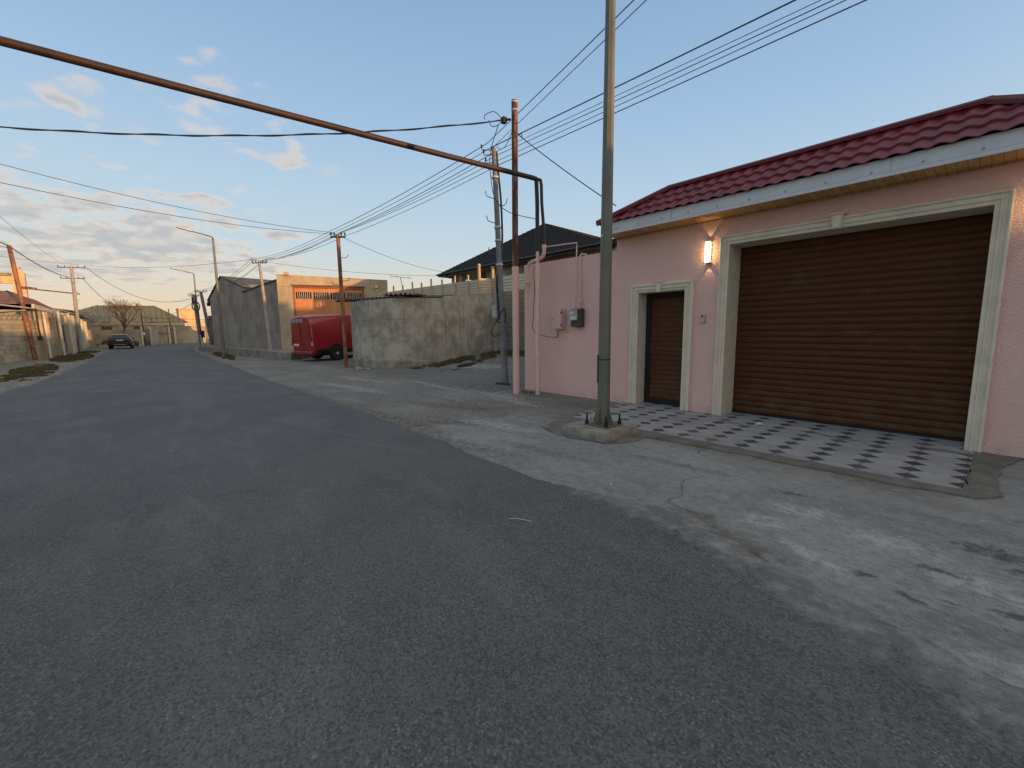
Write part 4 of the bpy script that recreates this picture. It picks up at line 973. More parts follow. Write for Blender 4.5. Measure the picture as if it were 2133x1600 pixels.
for k, s in enumerate((-.35, 0, .35)): wire(Ac[k], (-50.5+.1*s, 4.62+s, 5.2), .05, .012, ('left', 'middle', 'right')[k]+' short wire joining the two dark poles at the bend', 'wires at the bend')
B0 = Vector((-7.62, 6.56, 6.12)); E0 = B0+(Vector((-12.45, -1.5, 5.62))-B0)*1.35
wire(B0, E0, .42, .013, 'thick twisted cable crossing the street from the rusty pole top', None, M['cable'], 40, 'cable', True)
t7 = Vector((-18.1, 6.5, 5.5))
for z_, q, lab in ((0, (-16.36, -2, 6.02), 'upper of two thin wires crossing the street to the orange pole'), (1, (-16.0, -2, 5.52), 'lower of two thin wires crossing the street to the orange pole')):
    q = Vector(q); wire(t7-Vector((0, 0, .05*z_)), t7+(q-t7)*1.5, .45, .009, lab)
wire((-7.36, 6.76, 5.80), (-5.12, 7.3, 3.9), .04, .010, 'cable slanting from the rusty pole down behind the street lamp to the maroon roof', None, M['cable'])
wire((-9.1, 7.6, 6.3), (-7.5, 6.8, 6.1), .25, .008, 'slack cable between the grey pole top and the rusty pole top', None, M['cable'])
m = MB(); m.tube(spline([(-7.70, 6.5, 6.05), (-7.95, 6.45, 5.5), (-8.0, 6.5, 5.0), (-7.85, 6.5, 4.5), (-7.5, 6.6, 4.15), (-6.97, 6.93, 3.95)]), .009, 6)
tag(m.build('cable', M['cable']), 'loose cable hanging from the rusty pole top and curving right to the black riser', 'cable')
T2 = Vector((-54.2, -3.5, 7.5)); T1 = Vector((-38.7, -4.95, 6.7))
wire(T2+Vector((.3, .8, .1)), (-30.6, 6.0, 6.0), .35, .012, 'long level wire from the slender concrete pole across to the crossarm pole')
wire(T2+Vector((.2, .5, .1)), (-44.0, -9, 7.0), .1, .011, 'level wire running left from the crossarm pole')
wire(T1, T2-Vector((.1, .2, 1.0)), .30, .028, 'thick cable from the leaning rusty pole to the crossarm pole', None, M['cable'])
wire(T1, (-28, -5.2, 6.6), .15, .028, 'thick cable running left from the leaning rusty pole top', None, M['cable'])
wire(T1-Vector((0, 0, .1)), (-30, -6.2, 6.2), .2, .018, 'short twisted cable leaving the leaning rusty pole to the left', None, M['cable'])
wire(T2+Vector((0, -.5, .1)), (-30, -5.0, 8.2), .3, .010, 'faint high wire from the crossarm pole toward the upper left')
wire(T2-Vector((0, -.6, 1.0)), (-84, -.9, 5.55), .7, .022, 'dark cable dropping from the crossarm pole to the green roof ridge', None, M['cable'])
wire(T2+Vector((.3, .9, -.1)), (-50.5, 4.5, 4.4), .0, .001, 'hair thin stay wire beside the sagging cable at the bend')
wire(T2+Vector((.3, .85, 0)), (-50.55, 4.4, 4.75), 1.35, .018, 'deeply sagging cable from the crossarm pole to the coil pole', None, M['cable'])
wire((-50.5, 4.5, 4.4), (-79.5, 3.3, 4.0), .3, .018, 'thin cable from the coil pole to the small post before the far wall', None)
wire((-18.0, 6.75, 5.35), (-23.4, 15.2, 5.2), .22, .010, 'thin wire from the orange pole down to the black roof corner')
wire((-30.4, 6.2, 5.9), (-24, 16, 5.1), .25, .010, 'thin wire from the slender concrete pole sinking toward the black roofed house')

# ---------------------------------------------------------------- lane wall, fence, black roofed house
def curve_wall():
    B = thing('lane_wall', 'curved patchy cement wall beside the side lane, hiding the front of the red van', 'wall', (-16.5, 8, 0))
    line = [(-18.25, 7.02), (-17.9, 6.98), (-17.4, 7.14), (-16.95, 7.45), (-16.55, 7.88), (-16.25, 8.35), (-16.08, 8.9), (-16.0, 9.6), (-16.0, 10.35), (-16.0, 10.36), (-16.0, 11.3), (-16.0, 11.31), (-16.0, 12.4), (-16.0, 12.94)]
    tz = [2.72, 2.74, 2.78, 2.80, 2.84, 2.86, 2.88, 2.90, 2.93, 3.02, 3.06, 3.16, 3.2, 3.27]
    m = MB(); n = len(line)
    # left return going back
    m.prism([(-18.25, 7.02), (-18.05, 7.05), (-18.05, 12.4), (-18.25, 12.4)], -.3, [2.72, 2.72, 2.9, 2.9])
    V = []
    for i, (x, y) in enumerate(line):
        a = Vector((*line[max(i-1, 0)], 0)); b = Vector((*line[min(i+1, n-1)], 0)); d = (b-a).normalized(); nr = Vector((-d.y, d.x, 0))
        V += [(x, y, -.3), (x, y, tz[i]), (x+nr.x*.22, y+nr.y*.22, tz[i]), (x+nr.x*.22, y+nr.y*.22, -.3)]
    m.add(V, [(i*4+k, i*4+(k+1) % 4, (i+1)*4+(k+1) % 4, (i+1)*4+k) for i in range(n-1) for k in range(4)]+[(0, 1, 2, 3), (4*n-4, 4*n-3, 4*n-2, 4*n-1)])
    m.build('wall', M['wall2'], B)
    p = MB()
    for (y0, z1) in ((10.30, 3.05), (11.26, 3.1), (12.6, 3.2), (13.3, 3.25)): p.box(-15.998, -15.955, y0, y0+.14, gh(-16, y0)-.1, z1-.5)
    build_each(p, 'buttress', M['wall2'], B)
    f = MB(); V = []
    for i in range(8):
        x, y = line[i]; a = Vector((*line[max(i-1, 0)], 0)); b = Vector((*line[min(i+1, n-1)], 0)); d = (b-a).normalized(); nr = Vector((d.y, -d.x, 0))*(.07+.03*noise.noise(Vector((i*.9, 0, 0))))
        V += [(x, y, -.1), (x, y, .40-.02*i), (x+nr.x, y+nr.y, .36-.02*i), (x+nr.x*1.3, y+nr.y*1.3, -.1)]
    f.add(V, [(i*4+k, i*4+(k+1) % 4, (i+1)*4+(k+1) % 4, (i+1)*4+k) for i in range(7) for k in range(4)]+[(0, 1, 2, 3), (28, 29, 30, 31)])
    f.build('footing', M['kerb'], B)
    st = MB(); V = []
    for i in range(0, 8):
        x, y = line[i]; a = Vector((*line[max(i-1, 0)], 0)); b = Vector((*line[min(i+1, n-1)], 0)); d = (b-a).normalized(); nr = Vector((d.y, -d.x, 0))*.012
        V += [(x+nr.x, y+nr.y, 1.92+.02*i), (x+nr.x, y+nr.y, 2.0+.02*i)]
    st.add(V, [(2*i, 2*i+2, 2*i+3, 2*i+1) for i in range(7)]); st.build('render_ridge', M['wall2'], B)
curve_wall()
def corrugated(name, p0, pa, pb, na, amp, wav, mat, label=None, parent=None, cat='roof sheet', thick=.012):
    """sheet from p0 spanning vectors pa (across the waves) and pb (along the waves)"""
    p0 = Vector(p0); pa = Vector(pa); pb = Vector(pb); nr = pa.cross(pb).normalized(); nr = nr if nr.z >= 0 else -nr
    m = MB(); V = []; N = max(4, int(pa.length/wav*8))
    for j in (0, 1):
        for i in range(N+1): V.append(p0+pa*(i/N)+pb*j+nr*amp*math.cos(2*math.pi*i/8))
    m.add(V, [(i, i+1, N+1+i+1, N+1+i) for i in range(N)], True)
    o = m.build(name, mat, parent); md = o.modifiers.new('s', 'SOLIDIFY'); md.thickness = thick
    if label: tag(o, label, cat)
    return o
corrugated('shed_roof', (-18.75, 6.55, 2.80), (2.6, 1.75, .10), (-1.3, 3.6, .28), 0, .045, .20, M['asbdark'], 'dark wavy shed roof sheet lying on the left end of the lane wall')
corrugated('loose_sheet', (-16.75, 7.75, 3.0), (1.0, .95, .02), (-1.2, 1.3, .05), 0, .04, .20, M['asbestos'], 'pale loose wavy sheet lying where the curved lane wall steps up')
# stone block wall closing the lane
w = MB(); w.prism([(-15.72, 13.25), (-7.9, 13.25), (-7.9, 13.50), (-15.72, 13.50)], .3, [3.30, 3.22, 3.22, 3.30]); tag(w.build('stone_wall', M['stone']), 'rubble block wall closing the side lane behind the poles', 'wall')
w = MB(); w.prism([(-16.004, 12.95), (-15.72, 13.0), (-15.72, 13.55), (-16.004, 13.55)], .2, 3.25); w.build('pier', M['wall2'])
tag(bpy.data.objects['pier'], 'cement corner pier between the curved wall and the rubble block wall', 'wall')
def sheet_fence():
    B = thing('sheet_fence', 'cream ribbed metal fence with tan posts above the lane wall', 'fence', (-20, 12.5, 3))
    def run(a, b, z0, z1):
        a = Vector((*a, 0)); b = Vector((*b, 0)); d = (b-a).normalized(); nr = Vector((d.y, -d.x, 0)); prof = []
        k = int((z1-z0)/.13)
        for i in range(k):
            z = z0+(z1-z0)*i/k; p = (z1-z0)/k
            prof += [(z, .04), (z+p*.62, .04), (z+p*.68, 0), (z+p*.94, 0)]
        prof.append((z1, .018)); V = []
        for z, o_ in prof: V += [a+nr*o_+Vector((0, 0, z)), b+nr*o_+Vector((0, 0, z))]
        m = MB(); m.add(V, [(2*i, 2*i+1, 2*i+3, 2*i+2) for i in range(len(prof)-1)]); m.obox((a+b)/2+Vector((0, 0, z1)), (b-a)/2, nr*.02, Vector((0, 0, .015)))
        o = m.build('sheet_panel', M['fence'], B); md = o.modifiers.new('s', 'SOLIDIFY'); md.thickness = .006
    A = (-28.3, 12.0); C = (-16.62, 12.75); D = (-16.40, 13.36); E_ = (-8.2, 13.38)
    run(A, C, 1.6, 3.94); run(C, D, 3.05, 3.98); run(D, E_, 3.05, 4.02)
    def post(x, y, z1, w=.05):
        m = MB(); m.box(x-w, x+w, y-w, y+w, 1.5, z1); m.build('post', M['fencepost'], B)
    for t in (.03, .14, .235, .32, .41, .50, .58, .66, .745, .84, .93):
        post(lerp(A[0], C[0], t)-.02, lerp(A[1], C[1], t)-.06, 4.26+.06*math.sin(t*40), .035)
    post(C[0]+.02, C[1]-.08, 4.66, .055); post(D[0]+.06, D[1]-.06, 4.58, .055)
sheet_fence()
def black_house():
    B = thing('house', 'grey house with a big black hipped metal roof behind the cream fence', 'house', (-17.5, 18, .6))
    x0, x1, y0, y1, ze = -24, -11, 15, 21.2, 5.10; ap = Vector((-17.5, 18.1, 7.52))
    m = MB(); e = [(x0, y0, ze), (x1, y0, ze), (x1, y1, ze), (x0, y1, ze)]
    # ribbed planes: thin steps along the eave direction
    V = [Vector(p) for p in e]
    for a, b in ((0, 1), (1, 2), (2, 3), (3, 0)):
        A_, B_ = V[a], V[b]; n_ = 26
        nr = (B_-A_).cross(ap-A_).normalized()
        nr = nr if nr.z > 0 else -nr
        for i in range(n_):
            t0, t1 = i/n_, (i+1)/n_
            q = [A_.lerp(ap, t0)+nr*.03, B_.lerp(ap, t0)+nr*.03, B_.lerp(ap, t1), A_.lerp(ap, t1)]
            m.add(q, [(0, 1, 2, 3)])
            m.add([q[0], q[1], q[1]-nr*.03, q[0]-nr*.03], [(0, 1, 2, 3)])
    r = m.build('roof', M['blackroof'], B)
    f = MB(); f.box(x0, x1, y0, y0+.03, ze-.17, ze+.0); f.box(x0, x0+.03, y0+.03, y1, ze-.17, ze); f.box(x1-.03, x1, y0+.03, y1, ze-.17, ze); f.box(x0+.03, x1-.03, y0+.03, y1, ze-.02, ze-.005)
    f.tube([(x0-.04, y0-.06, ze-.05), (x1, y0-.06, ze-.05)], .06, 8); f.build('fascia', M['black'], r)
    g = MB(); g.tube(spline([(-23.0, y0-.05, ze-.12), (-22.9, y0+.1, ze-.3), (-22.5, y0+.42, ze-.5), (-22.5, y0+.42, 2.4)]), .05, 8); g.build('downpipe', M['black'], B)
    w = MB(); w.box(-19.1, x1+.6, y0+.65, y1-.6, .2, ze-.03); w.build('wall', M['housewall'], B)
    p = MB(); p.box(-23.2, -22.05, y0+.5, y0+.8, .2, ze-.03); build_each(p, 'column', M['housewall'], B)
    p = MB(); p.box(-21.55, -21.15, y0+1.4, y0+1.8, .2, ze-.03); build_each(p, 'column', M['fencepost'], B)
    p = MB(); p.box(-19.9, -19.12, y0+.7, y0+3.4, .2, ze-.03); p.build('porch_wall', M['winframe'], B)
    s = MB(); s.box(x0+.1, x1-.1, y0+.04, y0+.64, ze-.16, ze-.13); s.box(x0+.1, -19.12, y0+.64, y1-.1, ze-.16, ze-.13); s.build('soffit', M['winframe'], B)
    for (a, b) in ((-18.0, -16.1), (-14.8, -13.4)):
        m = MB(); m.box(a, b, y0+.60, y0+.66, 2.5, 4.85); fr = m.build('window', M['winframe'], B)
        n_ = 4; ww = (b-a-.08*(n_+1))/n_; g = MB()
        for k in range(n_): xx = a+.08+k*(ww+.08); g.box(xx, xx+ww, y0+.585, y0+.598, 2.6, 4.75)
        g.build('pane', M['window'], fr)
    # lower wing to the right
    m = MB(); m.slab([(-11.6, 15.6, 5.45), (-6.0, 15.6, 5.15), (-6.0, 20, 5.6), (-11.6, 20, 5.9)], (0, 0, .06)); m.box(-11.6, -6.0, 15.55, 15.6, 5.0, 5.3); m.build('wing_roof', M['blackroof'], B)
    m = MB(); m.box(-11.2, -6.4, 16, 19.6, .2, 5.1); m.build('wing_wall', M['housewall'], B)
black_house()
m = MB(); b = Vector((-25.0, 13.2, 3.4)); m.tube([b, b+Vector((-.25, -.2, 1.5))], .022, 6); t = b+Vector((-.25, -.2, 1.5))
m.tube([t+Vector((-.5, -.5, .12)), t+Vector((.5, .5, -.08))], .014, 5)
for k in (-.4, -.15, .15, .4): m.tube([t+Vector((k, k, -.02*k*2))+Vector((.15, -.15, .0)), t+Vector((k, k, 0))-Vector((.15, -.15, .0))], .010, 4)
tag(m.build('tv_aerial', M['wire']), 'crooked thin television aerial sticking up behind the sheet fence', 'aerial')

# ---------------------------------------------------------------- warehouse with orange gate
Cw = Vector((-30.37, 7.13, 0)); Aw = Vector((-44.76, 4.71, 0)); dw = (Cw-Aw).normalized()
def PW(x): t = (x-Aw.x)/dw.x; return Vector((x, Aw.y+dw.y*t, 0))
def orange_building():
    B = thing('garage_building', 'tan rendered garage building with a wide orange gate behind the red van', 'building', (-29.5, 10, 0))
    g = Vector((.33, .95, 0)).normalized(); nrm = Vector((g.y, -g.x, 0))  # facing the street
    c0 = Cw+Vector((0, 0, 0)); bk = -nrm
    def P(s, d, z): q = c0+g*s+bk*d; return (q.x, q.y, z)
    def topz(s): return lerp(5.16, 5.04, s/6.5)
    s0, s1, sg0, sg1, gz = -.02, 6.5, .84, 5.2, 4.5
    def wall(m, a, b, z0, t0, t1, d0=0, d1=.35):
        V = [P(a, d0, z0), P(b, d0, z0), P(b, d1, z0), P(a, d1, z0), P(a, d0, t0), P(b, d0, t1), P(b, d1, t1), P(a, d1, t0)]
        m.add(V, [(0, 3, 2, 1), (4, 5, 6, 7), (0, 1, 5, 4), (1, 2, 6, 5), (2, 3, 7, 6), (3, 0, 4, 7)])
    m = MB(); wall(m, s0, sg0, -.2, topz(s0), topz(sg0)); wall(m, sg1, s1, -.2, topz(sg1), topz(s1)); wall(m, sg0, sg1, gz, topz(sg0), topz(sg1))
    V = [P(s1, .0, -.2), P(s1+.3, 4, -.2), P(s1+.3, 4.0, 4.2), P(s1, .0, 5.04)]; m.slab(V, g*.25)
    m.build('wall', M['tanwall'], B)
    m = MB(); wall(m, sg0, sg1, gz-.14, gz-.001, gz-.001, .02, .25); wall(m, sg0, sg0+.10, -.1, gz-.141, gz-.141, .02, .25); wall(m, sg1-.12, sg1, -.1, gz-.141, gz-.141, .02, .25)
    wall(m, sg0-.05, sg1+.05, gz+.0, gz+.05, gz+.05, -.10, -.001)
    m.build('gate_frame', M['gateframe'], B)
    m = MB(); wall(m, sg0+.101, sg1-.121, -.1, 3.66, 3.66, .12, .17); wall(m, sg0+.101, sg1-.121, 4.10, gz-.142, gz-.142, .12, .17)
    n = 4; L = (sg1-.121)-(sg0+.101); a0 = sg0+.101
    for k in range(n+1):
        c = a0+L*k/n; wall(m, max(a0, c-.06), min(a0+L, c+.06), 3.66, 4.10, 4.10, .12, .17)
    gt = m.build('gate', M['gate'], B)
    m = MB()
    for k in range(n*9):
        c = a0+L*(k+.5)/(n*9)
        if abs(((c-a0)/L*n) % 1-.5) < .43: wall(m, c-.012, c+.012, 3.66, 4.10, 4.10, .14, .16)
    m.build('window_bar', M['plate'], gt)
    m = MB(); wall(m, a0, a0+L, 3.62, 4.14, 4.14, .26, .30); m.build('window_void', M['black'], gt)
    m = MB()
    for k in (1, 2, 3): c = a0+L*k/n; wall(m, c-.02, c+.02, -.1, 3.64, 3.64, .10, .119)
    for z in (.9, 2.3): wall(m, a0+.06, a0+L-.06, z, z+.05, z+.05, .10, .119)
    build_each(m, 'gate_rib', M['gate'], gt)
    m = MB(); wall(m, .0, .85, 5.0, 5.0, 5.0)
    lamp = MB(); c = Vector(P(.55, -.10, 5.22)); lamp.obox(c, g*.14, nrm*.10, Vector((0, 0, .09))); lamp.build('floodlight', M['fencepost'], B)
    lamp = MB(); c = Vector(P(6.0, -.06, 4.55)); lamp.obox(c, g*.10, nrm*.07, Vector((0, 0, .07))); lamp.build('floodlight', M['plate'], B)
    # stubby pilasters right of gate
    m = MB(); wall(m, 5.6, 5.68, -.1, 4.05, 4.05, -.05, -.001); wall(m, 6.1, 6.18, -.1, 4.1, 4.1, -.05, -.001); build_each(m, 'pilaster', M['tanwall'], B)
    # flat roof slab behind to close it
    m = MB(); m.add([P(.02, .3, 4.6), P(6.4, .3, 4.6), P(6.4, 9, 4.3), P(.02, 9, 4.3)], [(0, 1, 2, 3)]); m.build('roof', M['asbestos'], B)
orange_building()
def warehouse():
    B = thing('warehouse', 'dark grey rendered warehouse with a gable end on the raised kerb', 'building', (-37, 6, 0))
    bk = Vector((-dw.y, dw.x, 0))
    def Q(x, z, d=0): q = PW(x)+bk*d; return (q.x, q.y, z)
    face = [Q(-43.05, .0), Q(-36.2, .0), Q(-36.2, 4.74), Q(-40.1, 5.78), Q(-43.05, 4.33)]
    m = MB(); m.slab(face, bk*.3)
    m.slab([Q(-36.2, .0, .02), Q(-30.42, .0, .02), Q(-30.42, 4.78, .02), Q(-36.2, 4.38, .02)], bk*.28)
    # side wall toward the bend
    m.slab([Q(-43.05, 0, .3), Q(-43.05, 4.3, .3), Q(-43.05, 4.3, 12), Q(-43.05, 0, 12)], dw*.3)
    m.slab([Q(-36.2, 3.0, .31), Q(-36.2, 4.7, .31), Q(-36.2, 4.7, 12), Q(-36.2, 3.0, 12)], -dw*.3)
    m.build('wall', M['greywall'], B)
    r = MB(); g = Vector((.33, .95, 0)).normalized()
    ap = Vector(Q(-40.1, 5.83, -.08)); eL = Vector(Q(-43.5, 4.15, -.08)); eR = Vector(Q(-36.1, 4.78, -.02)); back = bk*12.0
    r.slab([ap, ap+back, eL+back, eL], (0, 0, .07)); r.slab([ap, ap+back, eR+back, eR], (0, 0, .07))
    rf = r.build('roof', M['asbdark'], B)
    m = MB(); m.slab([Q(-43.6, 3.95, -.1), Q(-43.05, 4.25, -.1), Q(-43.05, 4.05, -.1), Q(-43.6, 3.75, -.1)], bk*11); m.build('eave_board', M['black'], rf)
    m = MB(); m.slab([Q(-36.19, 4.39, -.06), Q(-30.42, 4.79, -.06), Q(-30.42, 4.79, 6), Q(-36.19, 4.39, 6)], (0, 0, .07)); m.build('lean_to_roof', M['asbdark'], B)
    m = MB(); m.slab([Q(-36.9, 4.3, -.004), Q(-34.2, 4.62, 1.4), Q(-34.2, 4.95, 1.4), Q(-36.9, 4.98, .35)], bk*.1); m.build('upper_panel', M['tanwall'], B)
    m = MB(); m.slab([Q(-43.05, 2.05, -.015), Q(-36.3, 2.45, -.015), Q(-36.3, 2.50, -.015), Q(-43.05, 2.10, -.015)], bk*.014); m.build('string_line', M['greywall'], B)
warehouse()
def kerb_platform():
    front = [(-25.3, 6.35), (-25.6, 6.12), (-27.5, 5.72), (-31, 5.40), (-34, 5.15), (-39, 4.75), (-44, 4.22), (-46, 4.2)]
    top = front+[(-47.5, 4.9), (-60, 6.2), (-60, 9), (-44, 6.0), (-31, 8.0), (-27.8, 8.4), (-26.0, 7.2)]
    m = MB(); z = [.40 if i < 2 else .45 for i in range(len(front))]+[.42, .1, .1, .45, .45, .40, .40]
    z[6] = .40; z[7] = .36
    m.prism(top, -.2, z)
    o = m.build('raised_pavement', M['kerb']); o['kind'] = 'structure'
kerb_platform()

# ---------------------------------------------------------------- vehicles
def loft(sections, closed=True):
    """sections: list of rings (same length)"""
    m = MB(); n = len(sections[0]); V = [p for s in sections for p in s]
    m.add(V, [(i*n+k, i*n+(k+1) % n, (i+1)*n+(k+1) % n, (i+1)*n+k) for i in range(len(sections)-1) for k in range(n)], True)
    m.add(sections[0], [tuple(range(n-1, -1, -1))]); m.add(sections[-1], [tuple(range(n))])
    return m
def shape_profile(zb, zt, w_low, w_mid, w_top, rt=.16, rb=.06, zmid=1.05):
    """half profile from bottom centre up to the roof centre, returned as full ring (x,z)"""
    h = [(0, zb), (w_low-rb, zb), (w_low-.01, zb+.03), (w_low, zb+rb+.02), (w_mid, lerp(zb, zmid, .6)), (w_mid, zmid)]
    for t in (.35, .7): h.append((lerp(w_mid, w_top, t**1.3), lerp(zmid, zt-rt, t)))
    h.append((w_top, zt-rt))
    for a in (25, 50, 75): A = math.radians(a); h.append((w_top-rt*1.0+rt*math.cos(A), zt-rt+rt*.72*math.sin(A)))
    h += [(w_top*.6, zt-.025), (w_top*.25, zt), (0, zt+.004)]
    full = h+[(-x, z) for x, z in reversed(h[1:-1])]
    return full
def xform(mb, origin, heading, pitch):
    """local x right, y forward, z up -> world"""
    e = Vector((math.sin(heading), math.cos(heading), 0)); e3 = Vector((e.x*math.cos(pitch), e.y*math.cos(pitch), math.sin(pitch))); r = Vector((math.cos(heading), -math.sin(heading), 0)); u = r.cross(e3)
    o = Vector(origin); mb.v = [tuple(o+r*v[0]+e3*v[1]+u*v[2]) for v in mb.v]; return mb
def make_van():
    O = Vector((-23.75, 6.6, -.05)); HD = math.radians(-14); PT = math.radians(4.0)
    B = thing('van', 'red panel van parked nose-in behind the lane wall, seen from the rear', 'van', O)
    def put(m, name, mat, par=None):
        m.v = [(v[0], v[1], v[2]*1.05) for v in m.v]
        return xform(m, O, HD, PT).build(name, mat, par or B)
    st = []
    for y, zt, zb, kw in ((0.0, 2.20, .40, .93), (.03, 2.25, .38, .965), (.12, 2.285, .36, .985), (.5, 2.30, .35, 1), (1.6, 2.305, .34, 1), (3.1, 2.30, .34, 1), (3.45, 2.26, .34, 1), (3.95, 1.75, .34, .99), (4.3, 1.28, .35, .97), (4.75, 1.10, .36, .93), (4.95, .95, .38, .85)):
        wt = .86 if zt > 2 else .80
        st.append([(x*kw, y, z) for x, z in shape_profile(zb, zt, .96, .985, wt, .16 if zt > 1.5 else .1, zmid=min(1.1, zt*.75))])
    body = put(loft(st), 'body', M['vanred'])
    # rear doors: gap, frames, handles
    m = MB(); m.box(-.004, .004, -.012, -.002, .55, 2.12); m.box(-.86, .86, -.012, -.002, .548, .558); m.box(-.80, .80, -.010, -.001, 2.125, 2.137); m.box(-.872, -.864, -.010, .002, .55, 2.0); m.box(.864, .872, -.010, .002, .55, 2.0)
    put(m, 'door_gap', M['black'], body)
    for s in (-1, 1):
        m = MB(); m.box(min(s*.07, s*.80), max(s*.07, s*.80), -.022, -.003, 1.32, 1.90); bevel(put(m, 'door_panel', M['vanred'], body), .012, 3)
    m = MB(); m.box(-.93, .93, -.09, .05, .40, .545); bevel(put(m, 'bumper', M['vanred'], body), .03, 3)
    m = MB(); m.box(-.92, .92, -.075, .03, .30, .398); put(m, 'bumper_step', M['black'], body)
    m = MB(); m.box(-.78, -.28, -.036, -.024, .80, .915); put(m, 'number_plate', M['plate'], body)
    m = MB(); m.box(-.84, -.18, -.024, -.003, .76, .98); put(m, 'plate_recess', M['vanred'], body)
    for s in (-1, 1):
        m = MB(); m.box(s*.915-.045, s*.915+.045, -.045, .02, .82, 1.02); bevel(put(m, 'tail_lamp', M['taillw'] if s > 0 else M['taill'], body), .01)
        m = MB(); m.box(s*.90-.02, s*.90+.02, -.03, .0, 1.02, 1.25); put(m, 'tail_lamp', M['taill'], body)
    # lettering strip across the top of the rear doors: white tiles carrying dark figures
    digs = {'0': 'abcdef', '5': 'acdfg', '9': 'abcdfg', '4': 'bcfg', '8': 'abcdefg', '2': 'abdeg'}
    m = MB(); k = MB(); x = -.70; W = .105
    def seg(x0, z0, c):
        w, h, t = .062, .105, .016
        S = {'a': (0, h-t, w, h), 'd': (0, 0, w, t), 'g': (0, h/2-t/2, w, h/2+t/2), 'f': (0, h/2, t, h), 'b': (w-t, h/2, w, h), 'e': (0, 0, t, h/2), 'c': (w-t, 0, w, h/2)}[c]
        k.box(x0+S[0], x0+S[2], -.042, -.036, z0+S[1], z0+S[3])
    for grp in ('059', '59', '482'):
        gw = W*len(grp)
        m.box(x, x+gw, -.035, -.022, 1.965, 2.115)
        for ch in grp:
            for c in digs[ch]: seg(x+.022, 1.985, c)
            x += W
        if grp != '482':
            m.box(x+.012, x+.062, -.035, -.022, 2.03, 2.05); x += .085
    sg = put(m, 'phone_number_sign', M['plate'], body); put(k, 'figures', M['black'], sg)
    # side: sill cladding, rail, wheel arches
    for s in (-1, 1):
        m = MB(); m.box(min(s*.955, s*1.0), max(s*.955, s*1.0), .35, 4.1, .36, .50); put(m, 'side_sill', M['black'], body)
    m = MB(); m.box(.985, 1.003, 1.75, 3.6, 1.18, 1.205); m.box(.984, .996, 1.68, 1.69, .5, 2.02); m.box(.984, .996, 3.02, 3.03, .5, 2.02); put(m, 'slide_rail', M['black'], body)
    m = MB(); m.tube([(.86, .1, 2.17), (.868, 3.2, 2.18)], .014, 6); m.tube([(-.86, .1, 2.17), (-.868, 3.2, 2.18)], .014, 6); put(m, 'roof_gutter', M['vanred'], body)
    m = MB(); m.prism([(.972, .14), (1.0, .14), (1.0, .85), (.972, .85)], .36, .63); put(m, 'rear_quarter_cladding', M['black'], body)
    for yw in (1.28, 4.05):
        for s in (-1, 1):
            m = MB(); m.disc((s*.955, yw, .40), (1, 0, 0), .42, .074, 28); put(m, 'wheel_arch', M['black'], body)
            m = MB(); m.disc((s*.885, yw, .335), (1, 0, 0), .335, .24, 28); m.disc((s*.885, yw, .335), (1, 0, 0), .30, .26, 28); wh = put(m, 'wheel', M['rubber'])
            m = MB(); m.disc((s*1.003, yw, .335), (1, 0, 0), .185, .02, 24); m.disc((s*1.013, yw, .335), (1, 0, 0), .07, .03, 16); rim = put(m, 'rim', M['hub'], wh)
            m = MB()
            for q in range(6): a = q*math.pi/3; m.disc((s*1.0135, yw+.125*math.cos(a), .335+.125*math.sin(a)), (1, 0, 0), .018, .004, 10)
            put(m, 'rim_hole', M['black'], wh)
    m = MB(); m.box(-.5, .5, .3, 3.9, .25, .36); m.tube([(-.8, 1.28, .33), (.8, 1.28, .33)], .06, 8); put(m, 'chassis', M['black'], body)
    m = MB(); m.box(-.72, .72, 3.62, 3.9, 1.55, 1.95); put(m, 'windscreen', M['glass'], body)
make_van()
